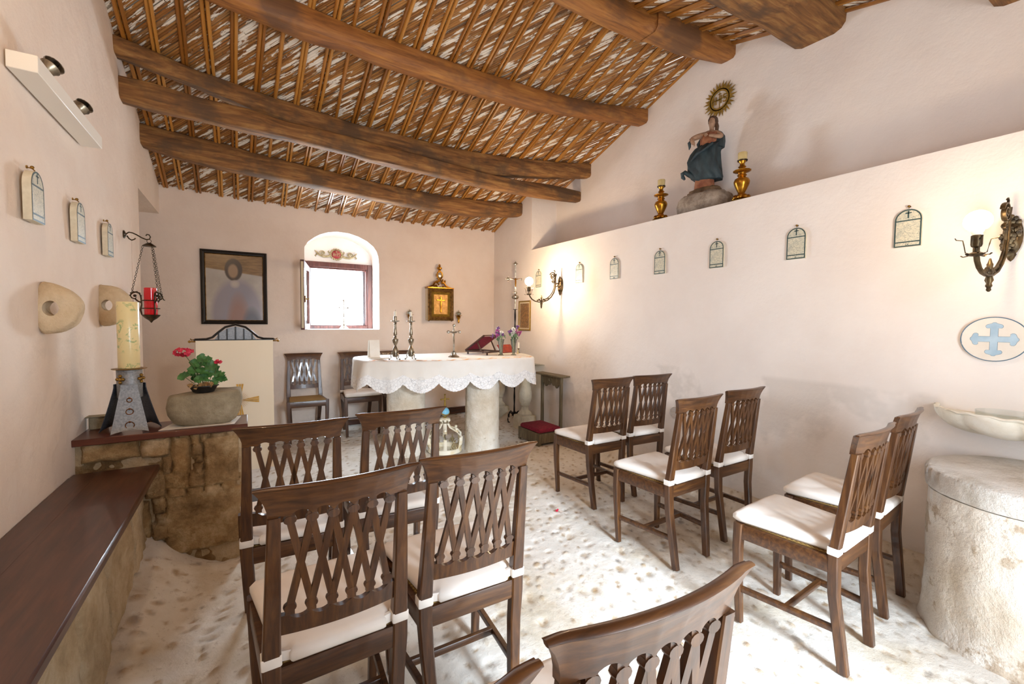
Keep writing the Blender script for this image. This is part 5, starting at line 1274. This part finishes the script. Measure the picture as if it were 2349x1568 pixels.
sconce(XR, .525, PI-.06, 'near bronze wall sconce with lit bare bulb at the right edge', 'bulb_near')
# pendant bulb above the left wall, just outside the top edge
t = thing('pendant_bulb', 'bare bulb hanging from the reed roof near the left wall', 'lamp', (-.36, 1.20, 0))
zt = zc(-.36, 1.20)-.01
b = B().tube([(0, 0, zt), (0, 0, 2.86)], .003, 6); b.build('cord', 'iron_bronze', t)
b = B().lathe([(.005, 2.87), (.018, 2.86), (.019, 2.81), (.001, 2.81)], n=14); b.build('socket', 'iron_bronze', t)
b = B().lathe([(.012, 2.812), (.02, 2.80)]+[(.044*math.cos(a), 2.762-.044*math.sin(a)) for a in [(-.8+i*(.8+PI/2)/10) for i in range(10)]]+[(.001, 2.718)], n=20); b.build('bulb', 'bulb_hang', t)
# medallion
t = thing('cross_medallion', 'round glazed plate with a pale blue cross and blue rim on the right wall', 'wall plate', (XR, .565, 1.243), -PI/2)
RY, RZ = .114, .106
b = B(); b.lathe([(.95, 0), (1, -.004), (1, -.010), (.985, -.014), (.001, -.0145)], n=56, axis=1); 
for i, v in enumerate(b.v): b.v[i] = Vector((v.x*RY, v.y, v.z*RZ))
b.build('plate', 'oval_glaze', t)
b = B().tube([(RY*.985*math.cos(a), -.0135, RZ*.985*math.sin(a)) for a in [i*2*PI/60 for i in range(61)]], .0022, 6); b.build('rim_line', 'ink_blue', t)
def crosspoly(k=0.0):
    w = .0125+k; L1 = .052; P = []
    for q in range(4):
        a = q*PI/2; arm = [(w, w), ] if False else []
        pts = [(w, -w), (L1, -w)]+[(L1+.009+(.0095+k)*math.cos(s), -.019+(.0095+k)*math.sin(s)) for s in (-2.6, -1.9, -1.2, -.5)]+[(L1+.018+(.010+k)*math.cos(s), (.010+k)*math.sin(s)) for s in (-1.1, -.4, .4, 1.1)]+[(L1+.009+(.0095+k)*math.cos(s), .019+(.0095+k)*math.sin(s)) for s in (.5, 1.2, 1.9, 2.6)]+[(L1, w)]
        P += [(x*math.cos(a)-y*math.sin(a), x*math.sin(a)+y*math.cos(a)) for x, y in pts]
    return P
b = B().prism(crosspoly(.0010), lambda x, z, k: (x, -.0146-.0003*k, z)); b.build('cross_outline', 'ink_blue', t, smooth=False)
b = B().prism(crosspoly(0), lambda x, z, k: (x, -.0149-.0004*k, z)); b.build('painted_cross', 'cross_blue', t, smooth=False)
# vent
t = thing('round_vent', 'small round white vent grille low on the right wall behind the chairs', 'vent', (XR, 2.352, .562), -PI/2)
b = B().lathe([(.05, 0), (.056, -.004), (.055, -.010), (.047, -.012), (.044, -.004)], n=32, axis=1); b.build('rim', 'vent_plastic', t)
b = B().lathe([(.001, -.002), (.046, -.002), (.046, -.003), (.001, -.003)], n=28, axis=1); b.build('back', 'vent_gap', t)
for i in range(7):
    z = -.036+i*.012; w = math.sqrt(.046**2-z*z); B().hbar((-w, -.009, z), (w, -.009, z), .004, .006).build('louver', 'vent_plastic', t)
# column with round cap
CX, CY_, CR_ = 2.712, .368, .312
b = B(); rs = []
for i in range(60):
    z = -.02+.615*i/59; rg = []
    for j in range(110):
        tt = 2*PI*j/110; c_, s_ = math.cos(tt), math.sin(tt)
        q = CR_*(1+.018*nz((c_*2, s_*2, z*2))+.016*nz((c_*5, s_*5, z*6))+.012*min(0, nz((c_*3+4, s_*3, z*4+2)))*3+.006*nz((c_*20, s_*20, z*22)))+.012*math.exp(-max(0, z)/.04)
        rg.append((q*c_, q*s_, z))
    rs.append(rg)
b.rings(rs); o = b.build('plastered_column', 'big_column', angle=70); o.location = (CX, CY_, 0); tag(o, 'thick plastered stone drum at the right edge with a crumbling surface', 'column')
b = B(); rs = []
for (r, z) in ((.92, .598), (.985, .604), (1.0, .62), (1.0, .675), (.985, .686), (.95, .690), (.5, .691), (.02, .691)):
    rg = []
    for j in range(90):
        tt = 2*PI*j/90; c_, s_ = math.cos(tt), math.sin(tt); q = .322*r*(1+.012*nz((c_*3, s_*3, 1))+(.014*nz((c_*12, s_*12, z*30)) if .6 < z < .68 else 0)); rg.append((q*c_, q*s_, z+.006*c_*r))
    rs.append(rg)
b.rings(rs); o = b.build('round_stone_cap', 'cap_stone', angle=50); o.location = (CX, CY_, 0.002); tag(o, 'round flat stone disc lying on top of the thick plastered column', 'stone disc')
# shell stoup and glass dish
b = B()
def sh(u, v):     # u -1..1 around the half circle, v 0 bottom..1 rim
    a = PI*(u+1)/2; lob = 1+.06*abs(math.cos(a*5))*v; r = (math.sin(v*PI/2)**.8)*lob
    return (-.25*math.sin(a)*r, .31*math.cos(a)*r, -.10+.095*v**2.2-.014*abs(math.cos(a*5))*math.sin(PI*v)+.004*math.cos(a*10)*v)
b.slab(96, 14, sh, lambda u, v: (.004, 0, .012)); 
b.tube([(-.25*math.sin(a)*1.02, .31*math.cos(a)*1.02, .004+.003*math.cos(a*24)) for a in [i*PI/70 for i in range(71)]], [(.010, .007)]*71, 7)
b.prism([(0, .315)]+[(-.252*math.sin(a), .312*math.cos(a)) for a in [i*PI/40 for i in range(41)]]+[(0, -.315)], lambda x, y, k: (x, y, -.018+.006*k))
o = b.build('shell_stoup', 'marble'); o.location = (XR, .435, .896); tag(o, 'cream marble scallop shell basin fixed to the right wall above the column', 'shell basin')
b = B().lathe([(.002, 0), (.088, 0), (.092, .004), (.093, .030), (.0905, .030), (.0895, .006), (.002, .004)], n=40); o = b.build('glass_dish', 'glass'); o.location = (2.935, .50, .886); tag(o, 'shallow clear glass dish resting in the marble shell basin', 'glass dish')
# ------------------------------------------------------------------ ledge: statue, candlesticks, sunburst
b = B(); rs = []
for (r, z) in ((.9, 0), (1, .03), (1.0, .09), (.93, .13), (.8, .155), (.5, .168), (.02, .172)):
    rg = []
    for j in range(56):
        tt = 2*PI*j/56; c_, s_ = math.cos(tt), math.sin(tt); k_ = (abs(c_)**2.6+abs(s_)**2.6)**(-1/2.6); q = r*(1+.09*nz((c_*2, s_*2, z*7))+.04*nz((c_*7, s_*7, z*22)))
        rg.append((.145*q*k_*c_, .225*q*k_*s_, z+.014*nz((c_*3, s_*3, z*9+4))*(z > .02)))
    rs.append(rg)
b.rings(rs); o = b.build('statue_boulder', 'statue_rock', angle=70); o.location = (3.235, 2.27, ZS+.001); tag(o, 'grey weathered boulder on the white ledge carrying the statue', 'boulder')
SX, SY, SZ = 3.235, 2.275, ZS+.168
st = thing('saint_statue', 'old painted wooden statue of a woman in a blue mantle on the boulder', 'statue', (SX, SY, SZ), math.atan2(SY, SX)-PI/2)
def loft(b, rows, n_=40, fold=.0, nf=9, ph=0):
    rs = []
    for (z, cx_, cy_, rx, ry) in rows:
        rs.append([(cx_+rx*(1+fold*math.sin(nf*a+ph+z*22+2*math.sin(z*9)))*math.cos(a), cy_+ry*(1+fold*math.sin(nf*a+ph+z*22+2*math.sin(z*9)))*math.sin(a), z) for a in [2*PI*j/n_ for j in range(n_)]])
    # refine between rows
    out = []
    for i in range(len(rs)-1):
        for k in range(3): out.append([tuple(Vector(p).lerp(Vector(q), k/3)) for p, q in zip(rs[i], rs[i+1])])
    out.append(rs[-1]); b.rings(out)
# body: one continuous surface from feet to head with the arms grown from it
sk = [((0.0, 0, .03), .045), ((.0, 0, .18), .055), ((.005, 0, .30), .055), ((.02, 0, .39), .050), ((.035, 0, .455), .050), ((.042, 0, .50), .022), ((.045, -.004, .525), .020), ((.043, -.008, .555), .034), ((.046, -.008, .582), .033), ((.048, -.004, .603), .022)]
vs_ = [p for p, r in sk]; rr_ = [r for p, r in sk]; es_ = [(i, i+1) for i in range(len(sk)-1)]
def limb(root, pts):
    a = root
    for p, r in pts: vs_.append(p); rr_.append(r); es_.append((a, len(vs_)-1)); a = len(vs_)-1
limb(4, [((-.015, -.01, .475), .026), ((-.065, -.02, .462), .026), ((-.105, -.045, .44), .022), ((-.095, -.07, .40), .016), ((-.082, -.075, .385), .012)])
limb(4, [((.085, -.01, .475), .026), ((.115, -.03, .44), .024), ((.095, -.07, .425), .018), ((.05, -.085, .432), .014), ((.02, -.088, .440), .011)])
me = bpy.data.meshes.new('figure'); me.from_pydata(vs_, es_, []); fo = bpy.data.objects.new('figure', me); COL.objects.link(fo)
sm = fo.modifiers.new('s', 'SKIN'); 
for i, r in enumerate(rr_): me.skin_vertices[0].data[i].radius = (r, r*.9)
me.skin_vertices[0].data[1].use_root = True
fo.modifiers.new('d', 'SUBSURF').levels = 2; fo.modifiers['d'].render_levels = 2
me.materials.append(M['statue_skin'])
dg = bpy.context.evaluated_depsgraph_get(); dg.update(); me2 = bpy.data.meshes.new_from_object(fo.evaluated_get(dg)); bpy.data.objects.remove(fo)
me2.polygons.foreach_set('use_smooth', [True]*len(me2.polygons)); fo = bpy.data.objects.new('figure', me2); COL.objects.link(fo); fo.parent = st
if not me2.materials: me2.materials.append(M['statue_skin'])
# face: nose, brow, eyes, mouth, fingers
b = B().tube([(.038, -.040, .575), (.036, -.046, .565), (.037, -.041, .560)], [.003, .005, .003], 6)
for s in (-1, 1): b.sphere((.040+s*.013, -.037, .574), .0045, 7, 5, (1.3, .6, .8))
b.tube([(.030, -.038, .550), (.040, -.041, .549), (.050, -.038, .550)], .0025, 5)
for (hx, hy, hz, dx_) in ((-.080, -.078, .380, -.3), (.014, -.090, .442, -1)):
    for f in range(5): b.tube([(hx, hy, hz), (hx+dx_*.012+.001*f, hy-.004, hz-.010+f*.005), (hx+dx_*.022, hy-.002, hz-.013+f*.006)], [.0035, .0032, .0022], 5)
b.build('face_and_fingers', 'statue_skin', st)
b = B(); loft(b, [(.545, .058, .012, .026, .030), (.57, .056, .008, .036, .036), (.595, .052, .004, .036, .034), (.615, .048, .002, .024, .022), (.621, .047, 0, .006, .006)], 24, .05, 7); b.tube([(.075, .0, .56), (.082, -.004, .53), (.080, -.004, .49), (.074, -.002, .46)], [.014, .015, .013, .008], 8); b.tube([(.028, -.022, .597), (.022, -.02, .58), (.022, -.012, .555)], [.006, .008, .006], 6); b.build('hair', 'statue_hair', st)
b = B(); loft(b, [(.015, .0, 0, .078, .055), (.07, .0, 0, .070, .05), (.14, .0, 0, .075, .055), (.25, .01, 0, .075, .055), (.33, .02, 0, .062, .05), (.38, .026, -.002, .060, .05), (.43, .032, -.002, .068, .052), (.475, .036, 0, .066, .045), (.492, .040, 0, .036, .03)], 48, .09, 8); b.build('dress', 'statue_dress', st)
b = B(); loft(b, [(.105, .035, .0, .100, .068), (.13, .02, -.002, .116, .078), (.19, -.005, -.004, .126, .088), (.26, -.012, -.006, .124, .088), (.32, -.002, -.004, .110, .08), (.365, .02, 0, .098, .072), (.40, .055, .012, .082, .058)], 60, .075, 7, 1.0)
loft(b, [(.36, .085, .01, .055, .055), (.41, .100, .012, .045, .055), (.45, .100, .012, .042, .05), (.485, .085, .014, .035, .036), (.505, .074, .016, .018, .018)], 30, .06, 6)
b.tube([(.05, -.075, .375), (.0, -.082, .335), (-.06, -.075, .30), (-.10, -.05, .26)], [(.022, .012), (.028, .014), (.03, .016), (.02, .014)], 9)
b.tube([(-.02, -.03, .11), (-.08, -.03, .135), (-.125, -.03, .165), (-.152, -.03, .185), (-.168, -.03, .175), (-.165, -.03, .145), (-.150, -.03, .125)], [(.02, .02), (.026, .02), (.028, .018), (.024, .016), (.018, .018), (.018, .016), (.008, .008)], 9)
b.tube([(-.03, .01, .46), (-.05, .01, .41), (-.045, 0, .37)], [(.016, .01), (.018, .012), (.01, .01)], 8).tube([(-.11, -.045, .44), (-.122, -.05, .41), (-.118, -.055, .375), (-.122, -.055, .355)], [(.016, .012), (.014, .014), (.010, .01), (.003, .003)], 7)
b.build('mantle', 'statue_mantle', st, angle=70)
b = B(); rs = []
for (r, z) in ((.95, -.004), (1, .01), (.95, .03), (.75, .045), (.3, .055), (.02, .056)):
    rs.append([(r*.128*math.cos(a)*(1+.12*nz((math.cos(a)*3, math.sin(a)*3, z*30))), r*.075*math.sin(a)*(1+.12*nz((math.cos(a)*4, math.sin(a)*4, z*30+5))), z+.010*nz((math.cos(a)*5, math.sin(a)*5, z*40))*(z > 0)+.014*math.cos(a)*(z > 0)) for a in [2*PI*j/40 for j in range(40)]])
b.rings(rs); b.build('rocky_base', 'statue_base', st, angle=70)
def gilt_stick(x, y, lab):
    t = thing('gilt_candlestick', lab, 'candlestick', (x, y, ZS+.001), .3, 'gilded wooden candlesticks on the ledge')
    b = B().bbox(-.062, .062, -.062, .062, 0, .022, .004).bbox(-.054, .054, -.054, .054, .022, .034, .004); b.build('base', 'gilt_matte', t)
    b = B()
    for k in range(8): a = k*PI/4; b.sphere((.045*math.cos(a), .045*math.sin(a), .052), .019, 8, 6)
    b.lathe([(.03, .034), (.05, .045), (.046, .066), (.026, .08), (.024, .09)], n=24)
    b.lathe([(.024, .09), (.032, .105), (.05, .15), (.054, .17), (.048, .19), (.030, .20), (.024, .21), (.034, .218), (.024, .226), (.030, .236)], n=36, wob=lambda a, h: 1+(.05*abs(math.cos(6*a)) if .13 < h < .19 else 0))
    b.lathe([(.030, .236), (.058, .246), (.062, .252), (.05, .256), (.022, .258), (.018, .27), (.028, .28), (.018, .29), (.016, .305), (.024, .318), (.026, .322), (.001, .322)], n=28, wob=lambda a, h: 1+(.04*math.cos(12*a) if .24 < h < .256 else 0)); b.build('stem', 'gilt', t)
    b = B().lathe([(.001, .320), (.034, .322), (.036, .330), (.001, .330)], n=20); b.build('drip_pan', 'iron_bronze', t)
    b = B().lathe([(.031, .330), (.032, .382), (.030, .385), (.001, .386)], n=22); b.build('candle', 'wax_old', t)
gilt_stick(3.20, 2.682, 'gilded candlestick with a candle on the ledge left of the statue')
gilt_stick(3.20, 1.935, 'gilded candlestick with a candle on the ledge right of the statue')
t = thing('sunburst', 'flat gold sunburst with an IHS monogram on the wall above the statue', 'sunburst', (XRR, 2.282, 3.178), -PI/2)
b = B(); n_ = 28; fr = lambda x, z, k: (x, -.012-.004*k, z)
for i in range(n_):
    a = 2*PI*i/n_; w = .0125; L_ = .150 if i % 2 == 0 else .138; P = []
    bend = 0 if i % 2 == 0 else .006
    for r, q in ((.080, -w), (.115, -w*.55+bend), (L_, 0), (.115, w*.55+bend), (.080, w)): P.append((r*math.cos(a)-q*math.sin(a), r*math.sin(a)+q*math.cos(a)))
    b.prism(P, fr)
R1, R0 = .088, .068; N_ = 56
b.add([fr(r*math.cos(2*PI*i/N_), r*math.sin(2*PI*i/N_), k) for k in (0, 1) for r in (R1, R0) for i in range(N_)],
      [f for i in range(N_) for j in [(i+1) % N_] for f in ((i, j, j+N_, i+N_), (2*N_+i, 3*N_+i, 3*N_+j, 2*N_+j), (i, 2*N_+i, 2*N_+j, j), (N_+i, N_+j, 3*N_+j, 3*N_+i))])
b.build('rays', 'gilt_matte', t, smooth=False)
vs, fs = text_mesh('IHS', .095, .002); b = B().add([(v.x, -.014-v.z, v.y-.004) for v in vs], fs)
b.prism([(-.003, -.072), (.003, -.072), (.003, .06), (-.003, .06)], fr).prism([(-.07, -.003), (.07, .003), (.07, .009), (-.07, .003)], fr).prism([(-.014, .042), (.014, .042), (.014, .048), (-.014, .048)], fr)
b.build('monogram', 'gilt_matte', t, smooth=False)
